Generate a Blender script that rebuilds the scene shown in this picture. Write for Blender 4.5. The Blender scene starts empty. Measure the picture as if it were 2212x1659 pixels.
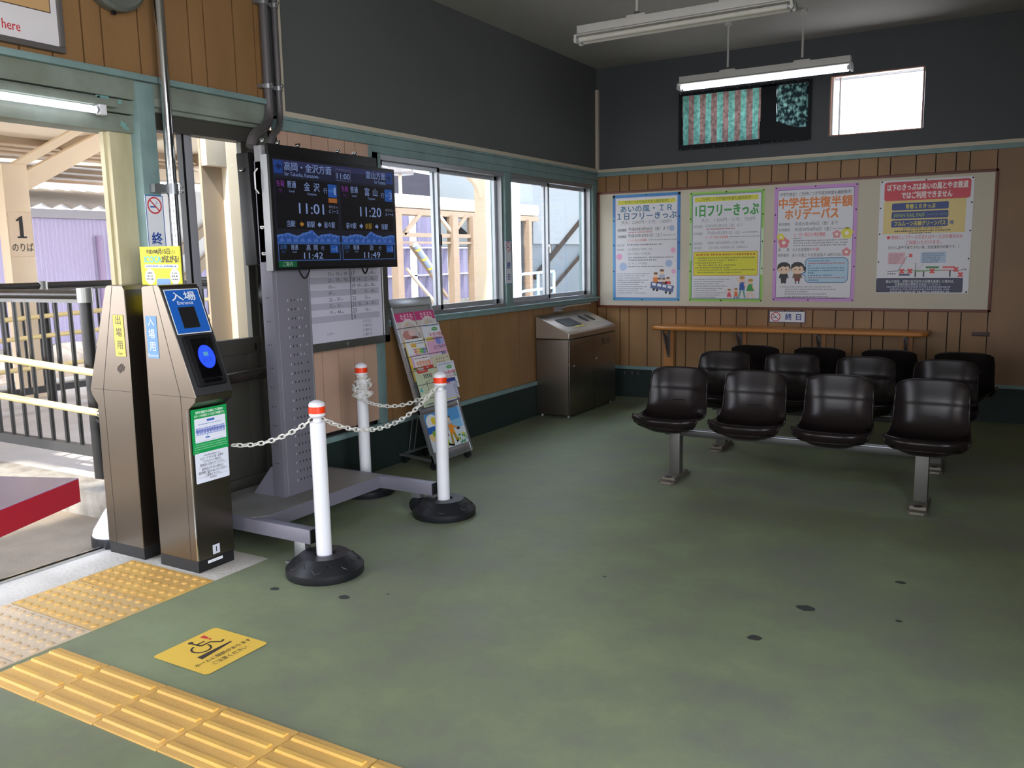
import bpy, bmesh, math, random
from mathutils import Vector, Matrix
random.seed(7)
C = bpy.context.scene.collection
PI = math.pi
V = Vector

# ------------------------------------------------------------------ helpers
def lin(c):
    return tuple(((x/255)/12.92 if x/255 <= .04045 else ((x/255+.055)/1.055)**2.4) for x in c)

MATS = {}
def M(name, rgb, rough=.55, metal=0., var=0., vscale=6., bump=0., bscale=60., coat=0., rvar=0., stretch=None, spec=.5, rgb2=None, trans=0.):
    if name in MATS: return MATS[name]
    m = bpy.data.materials.new(name); m.use_nodes = True
    nt = m.node_tree; b = nt.nodes['Principled BSDF']
    c = (*lin(rgb), 1)
    b.inputs['Base Color'].default_value = c
    b.inputs['Roughness'].default_value = rough
    b.inputs['Metallic'].default_value = metal
    b.inputs['Specular IOR Level'].default_value = spec
    if coat:
        b.inputs['Coat Weight'].default_value = coat; b.inputs['Coat Roughness'].default_value = .12
    if var or bump or rvar or rgb2:
        tc = nt.nodes.new('ShaderNodeTexCoord'); mp = nt.nodes.new('ShaderNodeMapping')
        nt.links.new(tc.outputs['Object'], mp.inputs['Vector'])
        if stretch: mp.inputs['Scale'].default_value = stretch
        if var or rgb2 or rvar:
            n = nt.nodes.new('ShaderNodeTexNoise'); n.inputs['Scale'].default_value = vscale; n.inputs['Detail'].default_value = 6
            nt.links.new(mp.outputs[0], n.inputs['Vector'])
        if var or rgb2:
            r = nt.nodes.new('ShaderNodeValToRGB'); r.color_ramp.elements[0].position = .3; r.color_ramp.elements[1].position = .72
            c2 = (*lin(rgb2), 1) if rgb2 else tuple(x*(1-var) for x in c[:3])+(1,)
            r.color_ramp.elements[0].color = c2; r.color_ramp.elements[1].color = c if rgb2 else tuple(min(1, x*(1+var)) for x in c[:3])+(1,)
            nt.links.new(n.outputs['Fac'], r.inputs['Fac']); nt.links.new(r.outputs['Color'], b.inputs['Base Color'])
        if rvar:
            mr = nt.nodes.new('ShaderNodeMapRange'); mr.inputs['To Min'].default_value = max(.02, rough-rvar); mr.inputs['To Max'].default_value = min(1, rough+rvar)
            nt.links.new(n.outputs['Fac'], mr.inputs['Value']); nt.links.new(mr.outputs[0], b.inputs['Roughness'])
        if bump:
            n2 = nt.nodes.new('ShaderNodeTexNoise'); n2.inputs['Scale'].default_value = bscale; n2.inputs['Detail'].default_value = 4
            nt.links.new(mp.outputs[0], n2.inputs['Vector'])
            bp = nt.nodes.new('ShaderNodeBump'); bp.inputs['Strength'].default_value = bump; bp.inputs['Distance'].default_value = .01
            nt.links.new(n2.outputs['Fac'], bp.inputs['Height']); nt.links.new(bp.outputs[0], b.inputs['Normal'])
    MATS[name] = m
    return m

def EM(name, rgb, s=1.):
    if name in MATS: return MATS[name]
    m = bpy.data.materials.new(name); m.use_nodes = True
    b = m.node_tree.nodes['Principled BSDF']
    b.inputs['Base Color'].default_value = (.01, .01, .012, 1); b.inputs['Roughness'].default_value = .25
    b.inputs['Emission Color'].default_value = (*lin(rgb), 1); b.inputs['Emission Strength'].default_value = s
    MATS[name] = m
    return m

def ink(rgb, rough=.55):
    return M('ink_%d_%d_%d' % tuple(rgb), rgb, rough)

def glow(rgb, s=1.):
    return EM('glow_%d_%d_%d_%d' % (*rgb, int(s*10)), rgb, s)

class MB:
    def __init__(s): s.v = []; s.f = []; s.mi = []; s.mats = []; s.M = Matrix()
    def mat(s, m):
        if m not in s.mats: s.mats.append(m)
        return s.mats.index(m)
    def add(s, vs, fs, m):
        o = len(s.v); k = s.mat(m)
        s.v += [tuple(s.M @ V(p)) for p in vs]; s.f += [tuple(i+o for i in f) for f in fs]; s.mi += [k]*len(fs); return s
    def box(s, a, b, m, bev=0.):
        x0, x1 = sorted((a[0], b[0])); y0, y1 = sorted((a[1], b[1])); z0, z1 = sorted((a[2], b[2]))
        if bev > 0:
            bm = bmesh.new(); bmesh.ops.create_cube(bm, size=1)
            for v in bm.verts: v.co = V(((v.co.x+.5)*(x1-x0)+x0, (v.co.y+.5)*(y1-y0)+y0, (v.co.z+.5)*(z1-z0)+z0))
            bmesh.ops.bevel(bm, geom=list(bm.edges), offset=bev, segments=2, affect='EDGES', profile=.6)
            return s.bm(bm, m)
        vs = [(x, y, z) for z in (z0, z1) for y in (y0, y1) for x in (x0, x1)]
        return s.add(vs, [(0, 2, 3, 1), (4, 5, 7, 6), (0, 1, 5, 4), (2, 6, 7, 3), (0, 4, 6, 2), (1, 3, 7, 5)], m)
    def bm(s, bm, m):
        bm.verts.ensure_lookup_table(); bm.verts.index_update()
        s.add([v.co[:] for v in bm.verts], [tuple(v.index for v in f.verts) for f in bm.faces], m); bm.free(); return s
    def bar(s, p, q, w, h, m, up=(0, 0, 1)):
        p = V(p); q = V(q); d = (q-p).normalized(); u = V(up)
        if abs(d.dot(u)) > .98: u = V((1, 0, 0))
        r = d.cross(u).normalized(); u = r.cross(d)
        vs = []
        for c in (p, q):
            for a, b in ((-1, -1), (1, -1), (1, 1), (-1, 1)): vs.append(c+r*a*w/2+u*b*h/2)
        return s.add(vs, [(3, 2, 1, 0), (4, 5, 6, 7), (0, 1, 5, 4), (1, 2, 6, 5), (2, 3, 7, 6), (3, 0, 4, 7)], m)
    def tube(s, pts, r, m, n=12, cap=True, closed=False):
        pts = [V(p) for p in pts]; N = len(pts); rs = r if isinstance(r, (list, tuple)) else [r]*N
        vs = []; prev = None
        for i, p in enumerate(pts):
            if closed: d = pts[(i+1) % N]-pts[i-1]
            else: d = pts[min(i+1, N-1)]-pts[max(i-1, 0)]
            d = d.normalized() if d.length > 1e-9 else V((0, 0, 1))
            if prev is None:
                a = V((0, 0, 1)) if abs(d.z) < .9 else V((1, 0, 0)); u = d.cross(a).normalized()
            else:
                u = prev-d*prev.dot(d); u = u.normalized() if u.length > 1e-6 else d.orthogonal().normalized()
            prev = u; w = d.cross(u)
            for k in range(n):
                t = 2*PI*k/n; vs.append(p+(u*math.cos(t)+w*math.sin(t))*rs[i])
        fs = []
        for i in range(N if closed else N-1):
            j = (i+1) % N
            for k in range(n): fs.append((i*n+k, i*n+(k+1) % n, j*n+(k+1) % n, j*n+k))
        if cap and not closed: fs += [tuple(range(n))[::-1], tuple((N-1)*n+k for k in range(n))]
        return s.add(vs, fs, m)
    def lathe(s, prof, m, c=(0, 0, 0), n=32):
        vs = []; fs = []; c = V(c)
        for r, z in prof:
            for k in range(n):
                t = 2*PI*k/n; vs.append(c+V((r*math.cos(t), r*math.sin(t), z)))
        for i in range(len(prof)-1):
            for k in range(n): fs.append((i*n+k, i*n+(k+1) % n, (i+1)*n+(k+1) % n, (i+1)*n+k))
        fs += [tuple(range(n))[::-1], tuple((len(prof)-1)*n+k for k in range(n))]
        return s.add(vs, fs, m)
    def prism(s, poly, a, b, m, axis='y'):
        """poly: list of 2D; axis: extrusion axis. y -> poly is (x,z); x -> poly is (y,z); z -> (x,y)."""
        def P(u, w, t): return (u, t, w) if axis == 'y' else ((t, u, w) if axis == 'x' else (u, w, t))
        n = len(poly); vs = [P(u, w, a) for u, w in poly]+[P(u, w, b) for u, w in poly]
        fs = [tuple(range(n)), tuple(range(n, 2*n))[::-1]]+[(i, i+n, (i+1) % n+n, (i+1) % n) for i in range(n)]
        bm = bmesh.new(); bv = [bm.verts.new(p) for p in vs]
        for f in fs: bm.faces.new([bv[i] for i in f])
        bmesh.ops.recalc_face_normals(bm, faces=bm.faces)
        return s.bm(bm, m)
    def sphere(s, c, r, m, sc=(1, 1, 1), n=16):
        bm = bmesh.new(); bmesh.ops.create_uvsphere(bm, u_segments=n, v_segments=n//2+2, radius=r)
        for v in bm.verts: v.co = V((v.co.x*sc[0], v.co.y*sc[1], v.co.z*sc[2]))+V(c)
        return s.bm(bm, m)
    def build(s, name, parent=None, loc=None, smooth=True, ang=35):
        me = bpy.data.meshes.new(name); o = bpy.data.objects.new(name, me); C.objects.link(o)
        vs = s.v
        if loc is not None: L = V(loc); vs = [tuple(V(p)-L) for p in s.v]; o.location = L
        me.from_pydata(vs, [], s.f)
        for m in s.mats: me.materials.append(m)
        for i, p in enumerate(me.polygons): p.material_index = s.mi[i]
        if smooth:
            for p in me.polygons: p.use_smooth = True
            me.set_sharp_from_angle(angle=math.radians(ang))
        me.update()
        if parent: o.parent = parent
        return o

def tag(o, label, cat, group=None, kind=None):
    o['label'] = label; o['category'] = cat
    if group: o['group'] = group
    if kind: o['kind'] = kind
    return o
def struct(o, label=None, cat=None):
    o['kind'] = 'structure'
    if label: o['label'] = label
    if cat: o['category'] = cat
    return o
def empty(name, loc=(0, 0, 0), rz=0.):
    o = bpy.data.objects.new(name, None); C.objects.link(o); o.location = loc; o.rotation_euler = (0, 0, rz); o.empty_display_size = .1
    return o
def kid(o, root):
    """parent o (built in world coordinates) under root keeping its place"""
    o.parent = root
    o.matrix_parent_inverse = Matrix.LocRotScale(root.location, root.rotation_euler, None).inverted()
    return o
def dup(root, loc, rz=None):
    r = root.copy(); C.objects.link(r); r.location = loc
    if rz is not None: r.rotation_euler = (0, 0, rz)
    for ch in list(root.children):
        c = ch.copy(); C.objects.link(c); c.parent = r
        for g in list(ch.children):
            d = g.copy(); C.objects.link(d); d.parent = c
    return r
def relabel(o, label): o['label'] = label; return o

_tc = {}
def textmesh(s, bold=0.):
    k = (s, bold)
    if k not in _tc:
        cu = bpy.data.curves.new('t', 'FONT'); cu.body = s; cu.size = 1; cu.offset = bold; cu.resolution_u = 2; cu.fill_mode = 'FRONT'
        ob = bpy.data.objects.new('t', cu); me = bpy.data.meshes.new_from_object(ob)
        vs = [tuple(v.co) for v in me.vertices]; fs = [tuple(p.vertices) for p in me.polygons]
        bpy.data.objects.remove(ob); bpy.data.curves.remove(cu); bpy.data.meshes.remove(me)
        if not vs: vs = [(0, 0, 0)]
        x0 = min(v[0] for v in vs); x1 = max(v[0] for v in vs); y0 = min(v[1] for v in vs); y1 = max(v[1] for v in vs)
        _tc[k] = (vs, fs, x0, x1, y0, y1)
    return _tc[k]

class Sheet:
    """a printed sheet; design units DW x DH, y measured down from the top"""
    LV = .0004
    def __init__(s, W, H, DW, base, thick=.0015, emit=None, rough=.55):
        s.W = W; s.H = H; s.k = W/DW; s.DW = DW; s.DH = H/s.k; s.mb = MB(); s.emit = emit; s.rough = rough
        if base is not None: s.mb.box((0, 0, -thick), (W, H, 0), s.col(base))
    def col(s, c): return glow(c, s.emit) if s.emit else ink(c, s.rough)
    def P(s, x, y, lv): return (x*s.k, s.H-y*s.k, s.LV*lv)
    def poly(s, pts, c, lv=1):
        pts = [s.P(x, y, lv) for x, y in pts]
        a = sum(pts[i][0]*pts[(i+1) % len(pts)][1]-pts[(i+1) % len(pts)][0]*pts[i][1] for i in range(len(pts)))
        f = tuple(range(len(pts)))
        s.mb.add(pts, [f if a > 0 else f[::-1]], s.col(c)); return s
    def rect(s, x0, y0, x1, y1, c, lv=1): return s.poly([(x0, y0), (x1, y0), (x1, y1), (x0, y1)], c, lv)
    def rrect(s, x0, y0, x1, y1, r, c, lv=1):
        p = []
        for cx, cy, a in ((x1-r, y0+r, -90), (x1-r, y1-r, 0), (x0+r, y1-r, 90), (x0+r, y0+r, 180)):
            for i in range(5): t = math.radians(a+22.5*i); p.append((cx+r*math.cos(t), cy+r*math.sin(t)))
        return s.poly(p, c, lv)
    def ell(s, cx, cy, rx, ry, c, lv=1, n=20, a0=0, a1=360):
        p = [(cx+rx*math.cos(math.radians(a0+(a1-a0)*i/n)), cy+ry*math.sin(math.radians(a0+(a1-a0)*i/n))) for i in range(n if a1-a0 == 360 else n+1)]
        return s.poly(p, c, lv)
    def ring(s, cx, cy, r, w, c, lv=1, n=28, a0=0, a1=360):
        k = s.col(c); vs = []
        for i in range(n+1):
            t = math.radians(a0+(a1-a0)*i/n)
            for q in (r-w/2, r+w/2): vs.append(s.P(cx+q*math.cos(t), cy+q*math.sin(t), lv))
        s.mb.add(vs, [(2*i, 2*i+2, 2*i+3, 2*i+1) for i in range(n)], k); return s
    def line(s, pts, w, c, lv=1):
        for (x0, y0), (x1, y1) in zip(pts, pts[1:]):
            L = math.hypot(x1-x0, y1-y0) or 1; nx = -(y1-y0)/L*w/2; ny = (x1-x0)/L*w/2
            s.poly([(x0+nx, y0+ny), (x1+nx, y1+ny), (x1-nx, y1-ny), (x0-nx, y0-ny)], c, lv)
        return s
    def frame(s, x0, y0, x1, y1, w, c, lv=1):
        s.rect(x0, y0, x1, y0+w, c, lv); s.rect(x0, y1-w, x1, y1, c, lv); s.rect(x0, y0+w, x0+w, y1-w, c, lv); s.rect(x1-w, y0+w, x1, y1-w, c, lv); return s
    def text(s, t, x, y, h, c, al='C', bold=0., w=None, lv=3, shear=0., rot=0.):
        """h = height of the em box; y = centre; w = width to squeeze the line to"""
        vs, fs, x0, x1, y0, y1 = textmesh(t, 0.)
        sx = h; tw = (x1-x0)*h
        if w: sx = h*w/max(tw, 1e-6); tw = w
        ox = {'C': -tw/2, 'L': 0, 'R': -tw}[al]; cy = .36
        ca = math.cos(rot); sa = math.sin(rot); q = bold*.75
        for n_, (dx, dy) in enumerate(((0, 0),) if not bold else (((-q, 0), (q, 0)) if bold < .014 else ((-q, -q), (q, -q), (q, q), (-q, q)))):
            out = []
            for v in vs:
                a = (v[0]-x0)*sx+ox+dx*h; b = (v[1]-cy+dy)*h; a += b*shear
                out.append(s.P(x+a*ca-b*sa, y-(a*sa+b*ca), lv+n_*.03))
            s.mb.add(out, fs, s.col(c))
        return s
    def dash(s, x0, x1, y, h, c, lv=2, seed=0):
        rnd = random.Random(int(x0*31+y*17)+seed); x = x0
        while x < x1-h*.5:
            w = min(h*rnd.uniform(.5, 1.3), x1-x); s.rect(x, y-h/2*rnd.uniform(.75, 1), x+w, y+h/2*rnd.uniform(.75, 1), c, lv); x += w+h*rnd.uniform(.25, .55)*(2.5 if rnd.random() < .12 else 1)
        return s
    def build(s, name, O, U, Vv, parent=None, world=True):
        U = V(U).normalized(); Vv = V(Vv).normalized(); N = U.cross(Vv)
        mt = Matrix((U, Vv, N)).transposed().to_4x4(); mt.translation = V(O)
        s.mb.v = [tuple(mt @ V(p)) for p in s.mb.v]
        o = s.mb.build(name, None, loc=O, smooth=False)
        if parent is not None: kid(o, parent)
        return o

# ------------------------------------------------------------------ materials
wood = M('mustard_wood', (148, 111, 71), .5, var=.16, vscale=3, stretch=(1, 1, .35), bump=.15, bscale=40)
wood2 = M('pilaster_wood', (138, 104, 72), .5, var=.12, vscale=3)
pinkwood = M('pink_wood', (204, 168, 146), .5, var=.1, vscale=4, bump=.15, bscale=30)
groove = M('groove_dark', (20, 13, 8), .9)
teal = M('teal_paint', (124, 150, 148), .5, var=.12, vscale=7, bump=.25, bscale=50)
tealworn = M('teal_paint_worn', (142, 154, 144), .55, rgb2=(120, 124, 110), vscale=4.5, bump=.3, bscale=30)
cream = M('cream_paint', (214, 204, 170), .55, rgb2=(168, 158, 120), vscale=5, stretch=(1, 1, .3))
greywall = M('grey_wall', (92, 94, 94), .7, var=.04, vscale=2)
greywall_b = M('grey_wall_bluish', (80, 82, 86), .7, var=.04, vscale=2)
striptrim = M('white_strip', (200, 190, 170), .5)
darkgreen = M('dark_green_band', (26, 42, 38), .65, var=.1)
ceilm = M('ceiling_white', (176, 172, 168), .9, var=.06, vscale=1.5, bump=.5, bscale=90)
alu = M('aluminium', (150, 152, 154), .38, metal=.75, rvar=.06)
alulight = M('aluminium_light', (178, 182, 188), .35, metal=.6)
doorgrey = M('door_grey', (84, 82, 76), .45, metal=.35, var=.06)
steel = M('brushed_steel', (122, 113, 102), .3, metal=1., rvar=.03, vscale=4, stretch=(1, 1, 3))
steelh = M('brushed_steel_dark', (150, 140, 130), .34, metal=1., rvar=.03, vscale=4, stretch=(1, 1, 3))
chrome = M('chrome', (205, 205, 205), .14, metal=1.)
blackp = M('black_plastic', (16, 16, 18), .42)
blackg = M('black_gloss', (7, 7, 9), .12)
rubber = M('black_rubber', (22, 23, 27), .42, var=.15, vscale=10)
whitep = M('white_plastic', (228, 228, 232), .35)
whitec = M('white_chain', (222, 220, 212), .45)
orange = M('reflective_orange', (240, 62, 18), .3)
standgrey = M('stand_grey', (124, 122, 134), .45, metal=.2)
standtop = M('stand_top_grey', (122, 118, 112), .5, var=.08, vscale=5)
seatm = M('seat_brown_plastic', (30, 24, 24), .24, var=.06, vscale=3, spec=.22)
castm = M('cast_metal', (112, 105, 94), .5, metal=.3, var=.15, vscale=14)
legm = M('bench_leg', (88, 88, 82), .45, metal=.35)
lampw = M('lamp_white', (205, 203, 200), .45, var=.04)
tubeoff = M('tube_glass_off', (215, 212, 205), .25)
orangewood = M('shelf_wood', (196, 128, 58), .32, var=.1, vscale=5, stretch=(.3, 4, 4), coat=.3)
brownframe = M('board_frame_brown', (112, 62, 46), .45)
boardm = M('board_cream', (205, 196, 176), .6)
conduitg = M('conduit_grey', (92, 88, 90), .4)
redp = M('red_laminate', (150, 24, 40), .45)
toplam = M('counter_top_laminate', (150, 140, 170), .22, coat=.4)
asph = M('asphalt_brown', (132, 120, 104), .85, var=.14, vscale=6, bump=.4, bscale=120)
conc = M('concrete', (170, 164, 150), .8, rgb2=(132, 128, 118), vscale=3.5, bump=.4, bscale=60)
concdirty = M('concrete_curb', (166, 160, 150), .8, rgb2=(120, 114, 104), vscale=9, bump=.5, bscale=50)
blackrail = M('black_rail_paint', (24, 24, 24), .35, var=.2, vscale=20)
creampipe = M('cream_pipe', (228, 208, 150), .35, var=.05)
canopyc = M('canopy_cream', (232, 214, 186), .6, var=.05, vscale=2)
canopyb = M('canopy_shade', (176, 156, 132), .6, var=.08, vscale=2)  # darker copy of the canopy cream, shade put into the colour
whiteo = M('white_outdoor', (232, 232, 232), .6, var=.03)
purple = M('purple_corrugated', (172, 164, 190), .6, var=.04, vscale=1)
slate = M('slate_roof', (50, 48, 52), 1, spec=0, var=.12, vscale=2, stretch=(1, 8, 1))
maroon = M('maroon_sheet', (92, 56, 66), 1, spec=0, var=.05)
ballast = M('ballast_pale', (196, 192, 186), .9, var=.12, vscale=30, bump=.5, bscale=30)
rockm = M('rock_mixed', (150, 140, 128), .9, rgb2=(90, 78, 66), vscale=3, bump=1, bscale=8)
paleblue = M('pale_blue_rail', (150, 180, 200), .5)

def glassmat():
    m = bpy.data.materials.new('window_glass'); m.use_nodes = True; nt = m.node_tree; nt.nodes.clear()
    o = nt.nodes.new('ShaderNodeOutputMaterial'); mx = nt.nodes.new('ShaderNodeMixShader'); t = nt.nodes.new('ShaderNodeBsdfTransparent')
    g = nt.nodes.new('ShaderNodeBsdfGlossy'); lw_ = nt.nodes.new('ShaderNodeLayerWeight'); lw_.inputs['Blend'].default_value = .5; p5 = nt.nodes.new('ShaderNodeMath'); p5.operation = 'POWER'; p5.inputs[1].default_value = 5; nt.links.new(lw_.outputs['Facing'], p5.inputs[0]); f = nt.nodes.new('ShaderNodeMapRange'); f.inputs['To Min'].default_value = .03; f.inputs['To Max'].default_value = .9; nt.links.new(p5.outputs[0], f.inputs['Value'])
    t.inputs[0].default_value = (.93, .95, .95, 1); g.inputs['Roughness'].default_value = .02
    nt.links.new(f.outputs[0], mx.inputs[0]); nt.links.new(t.outputs[0], mx.inputs[1]); nt.links.new(g.outputs[0], mx.inputs[2]); nt.links.new(mx.outputs[0], o.inputs[0])
    return m
glass = glassmat()

def floormat():
    m = bpy.data.materials.new('green_floor_paint'); m.use_nodes = True; nt = m.node_tree; b = nt.nodes['Principled BSDF']
    tc = nt.nodes.new('ShaderNodeTexCoord')
    def noise(sc, det=5, rough=.55):
        n = nt.nodes.new('ShaderNodeTexNoise'); n.inputs['Scale'].default_value = sc; n.inputs['Detail'].default_value = det; n.inputs['Roughness'].default_value = rough
        nt.links.new(tc.outputs['Object'], n.inputs['Vector']); return n
    n1 = noise(.9, 3); n2 = noise(3.2, 6, .65); n3 = noise(60, 3)
    r = nt.nodes.new('ShaderNodeValToRGB')
    e = r.color_ramp.elements; e[0].position = .34; e[0].color = (*lin((116, 116, 106)), 1); e[1].position = .66; e[1].color = (*lin((136, 148, 112)), 1)
    x = e.new(.5); x.color = (*lin((124, 132, 104)), 1)
    mx = nt.nodes.new('ShaderNodeMath'); mx.operation = 'ADD'; ml = nt.nodes.new('ShaderNodeMath'); ml.operation = 'MULTIPLY'; ml.inputs[1].default_value = .5; n4 = noise(16, 5, .7); ad = nt.nodes.new('ShaderNodeMath'); ad.operation = 'MULTIPLY_ADD'; ad.inputs[1].default_value = .14; nt.links.new(n4.outputs['Fac'], ad.inputs[0])
    nt.links.new(n1.outputs['Fac'], mx.inputs[0]); nt.links.new(n2.outputs['Fac'], mx.inputs[1]); nt.links.new(mx.outputs[0], ml.inputs[0]); nt.links.new(ml.outputs[0], ad.inputs[2]); sb_ = nt.nodes.new('ShaderNodeMath'); sb_.operation = 'SUBTRACT'; sb_.inputs[1].default_value = .07; nt.links.new(ad.outputs[0], sb_.inputs[0]); nt.links.new(sb_.outputs[0], r.inputs['Fac'])
    nt.links.new(r.outputs['Color'], b.inputs['Base Color'])
    mr = nt.nodes.new('ShaderNodeMapRange'); mr.inputs['From Min'].default_value = .15; mr.inputs['From Max'].default_value = .85; mr.inputs['To Min'].default_value = .42; mr.inputs['To Max'].default_value = .68
    nt.links.new(n2.outputs['Fac'], mr.inputs['Value']); nt.links.new(mr.outputs[0], b.inputs['Roughness'])
    bp = nt.nodes.new('ShaderNodeBump'); bp.inputs['Strength'].default_value = .12; bp.inputs['Distance'].default_value = .004
    nt.links.new(n3.outputs['Fac'], bp.inputs['Height']); nt.links.new(bp.outputs[0], b.inputs['Normal'])
    b.inputs['Specular IOR Level'].default_value = .26
    return m
floorm = floormat()

# ------------------------------------------------------------------ dimensions
LW = -3.67      # inner face of the platform-side wall
BW = 7.91       # inner face of the back wall
RW = 1.0        # right wall
FW = -2.4       # wall behind the camera
CZ = 3.2        # ceiling

# ------------------------------------------------------------------ room shell
b = MB(); b.box((-3.02, FW-.1, -.1), (RW+.1, BW+.1, 0), floorm); b.box((LW-.1, 2.78, -.1), (-3.02, BW+.1, 0), floorm); b.box((LW-.1, FW-.1, -.1), (-3.02, -1.2, 0), floorm)
struct(b.build('floor'), 'green painted concrete floor of the waiting room, scuffed and patchy')
b = MB(); b.box((LW-.25, -1.2, -.1), (-3.02, 2.78, 0), M('threshold_concrete', (214, 208, 196), .75, rgb2=(176, 170, 158), vscale=3, bump=.4, bscale=50))
random.seed(3)
struct(b.build('floor_threshold'), 'bare concrete strip at the platform doorway')
b = MB(); b.box((LW-.3, FW-.3, CZ), (RW+.3, BW+.3, CZ+.12), ceilm)
struct(b.build('ceiling'), 'textured off-white ceiling')

PAT = [.148, .098, .193, .146]
def grooves(start, a, c):
    out = []; x = start; i = 0
    while x > a: i -= 1; x -= PAT[i % 4]
    while x < c:
        if x > a: out.append(x)
        x += PAT[i % 4]; i += 1
    return [a]+out+[c]
def planks(mb, a, c, z0, z1, face, axis, out, m, start, th=.012, gap=.008):
    """vertical boards between a and c on a wall face; dark backing behind the joints"""
    xs = grooves(start, a, c)
    def bx(u0, u1, d0, d1, mm):
        if axis == 'y': mb.box((u0, d0, z0), (u1, d1, z1), mm)
        else: mb.box((d0, u0, z0), (d1, u1, z1), mm)
    bx(a, c, face-out*th, face-out*(th+.01), groove)
    for p, q in zip(xs, xs[1:]):
        if q-p > gap*2: bx(p+gap/2, q-gap/2, face, face-out*th, m)

# back wall: window_3 curtained (x -2.81..-1.64), window_4 bright (x -1.49..-.76), z 2.38..2.865
b = MB(); y0, y1 = BW+.022, BW+.2
def wallbox(x0, x1, z0, z1, m=greywall_b): b.box((x0, BW, z0), (x1, y1, z1), m)
wallbox(LW-.2, -2.79, 2.2, CZ); wallbox(-2.79, -1.66, 2.2, 2.39); wallbox(-2.79, -1.66, 2.85, CZ); wallbox(-1.66, -1.49, 2.2, CZ)
wallbox(-1.49, -.755, 2.2, 2.385); wallbox(-1.49, -.755, 2.865, CZ); wallbox(-.755, RW+.2, 2.2, CZ)
b.box((LW-.2, BW+.022, 0), (RW+.2, y1, 2.2), groove)
struct(b.build('wall_back'), 'back wall of the waiting room, dark grey above and boarded below')
b = MB(); planks(b, LW, -.205, .31, 2.18, BW, 'y', -1, wood, -3.572)
b.box((-.205, BW-.022, .31), (RW, BW+.022, 2.18), wood2)
for x in (.185, .6): b.box((x, BW-.0235, .31), (x+.004, BW-.02, 2.18), groove)
struct(b.build('wall_back_boards'), 'mustard vertical boards on the back wall')
b = MB(); b.box((LW, BW-.012, 0), (RW, BW+.022, .28), darkgreen)
struct(b.build('baseboard_back'), 'dark green painted base of the back wall')
b = MB(); b.box((LW, BW-.02, .28), (RW, BW+.022, .312), teal)
struct(b.build('trim_1'), 'teal rail above the dark base of the back wall')
b = MB(); b.box((LW, BW-.03, 2.172), (RW, BW+.01, 2.212), teal, .004)
b.box((LW, BW-.022, 2.212), (RW, BW+.01, 2.226), striptrim); b.box((LW, BW-.03, 2.226), (RW, BW+.01, 2.24), striptrim)
struct(b.build('trim_2'), 'teal and white rail across the back wall under the dark paint')
b = MB(); b.box((LW, BW-.03, 2.24), (LW+.03, BW, 3.0), striptrim)
struct(b.build('trim_3'), 'pale corner strip where the dark walls meet')
# right wall, front wall with the street entrance behind the camera
b = MB(); b.box((RW, 1.9, 0), (RW+.2, BW+.2, CZ), greywall); b.box((RW, FW-.2, 3.0), (RW+.2, 1.9, CZ), greywall); b.box((RW, FW-.2, 0), (RW+.2, FW+.2, 3.0), greywall)  # unseen side opening, added and sized to bring daylight onto the near floor
struct(b.build('wall_right'), 'right wall of the waiting room')
b = MB(); b.box((LW-.2, FW-.2, 0), (-2.9, FW, CZ), greywall); b.box((-.7, FW-.2, 0), (RW, FW, CZ), greywall); b.box((-2.9, FW-.2, 2.3), (-.7, FW, CZ), greywall)
struct(b.build('wall_front'), 'wall with the wide street entrance')

# left wall (platform side)
WO = LW-.14
b = MB()
def lw(y0, y1_, z0, z1, m, d=0.): b.box((WO, y0, z0), (LW+d, y1_, z1), m)
lw(3.64, BW+.2, 2.2, CZ, greywall)           # grey upper wall
b.box((WO, 4.40, 0), (LW-.022, BW+.2, .98), groove); b.box((WO, 3.62, 0), (LW-.022, 4.45, 2.14), groove)
b.box((WO, 4.44, .95), (LW-.03, 4.55, 2.2), teal); b.box((WO, 6.13, .95), (LW-.03, 6.21, 2.2), teal); b.box((WO, 7.79, .95), (LW-.03, BW+.2, 2.2), teal)
lw(FW, 3.64, 2.27, CZ, groove, -.022)
lw(FW-.2, -1.2, 0, 2.27, greywall)
lw(3.52, 3.64, 0, 2.27, tealworn, -.06)
struct(b.build('wall_left'), 'platform-side wall of the waiting room')
b = MB(); planks(b, 4.5, BW, .31, .955, LW, 'x', 1, wood, 5.158)
planks(b, -1.2, 3.56, 2.29, CZ, LW, 'x', 1, wood, 2.485-.146)
struct(b.build('wall_left_boards'), 'mustard vertical boards on the platform-side wall')
b = MB(); planks(b, 3.64, 4.43, .34, 2.14, LW, 'x', 1, pinkwood, 4.053)
struct(b.build('wall_left_pink_boards'), 'faded pink boards between the doorway and the windows')
b = MB(); b.box((LW-.022, 3.62, 0), (LW+.012, BW, .278), darkgreen)
struct(b.build('baseboard_left'), 'dark green painted base of the window wall')
b = MB(); b.box((LW-.02, 3.62, .278), (LW+.022, BW, .312), teal, .003)
struct(b.build('trim_4'), 'teal rail above the dark base of the window wall')
b = MB(); b.box((LW-.03, 4.43, .312), (LW+.012, 4.505, 2.14), teal, .003)
struct(b.build('trim_5'), 'teal upright between the pink boards and the mustard boards')
b = MB()
b.box((LW-.03, 3.62, 2.14), (LW+.02, BW, 2.20), teal, .004); b.box((LW-.03, 3.64, 2.2), (LW+.03, BW, 2.218), teal)
b.box((LW-.03, 4.5, 2.09), (LW+.012, BW, 2.14), teal, .003)
struct(b.build('trim_6'), 'teal head rail over the windows')
b = MB(); b.box((LW, 3.665, 2.218), (LW+.028, BW, 2.232), striptrim); b.box((LW, 3.665, 2.232), (LW+.016, BW, 2.25), striptrim)
b.box((LW, 3.665, 2.25), (LW+.016, 3.695, CZ), striptrim)
struct(b.build('trim_7'), 'pale strip edging the dark upper wall')
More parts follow.
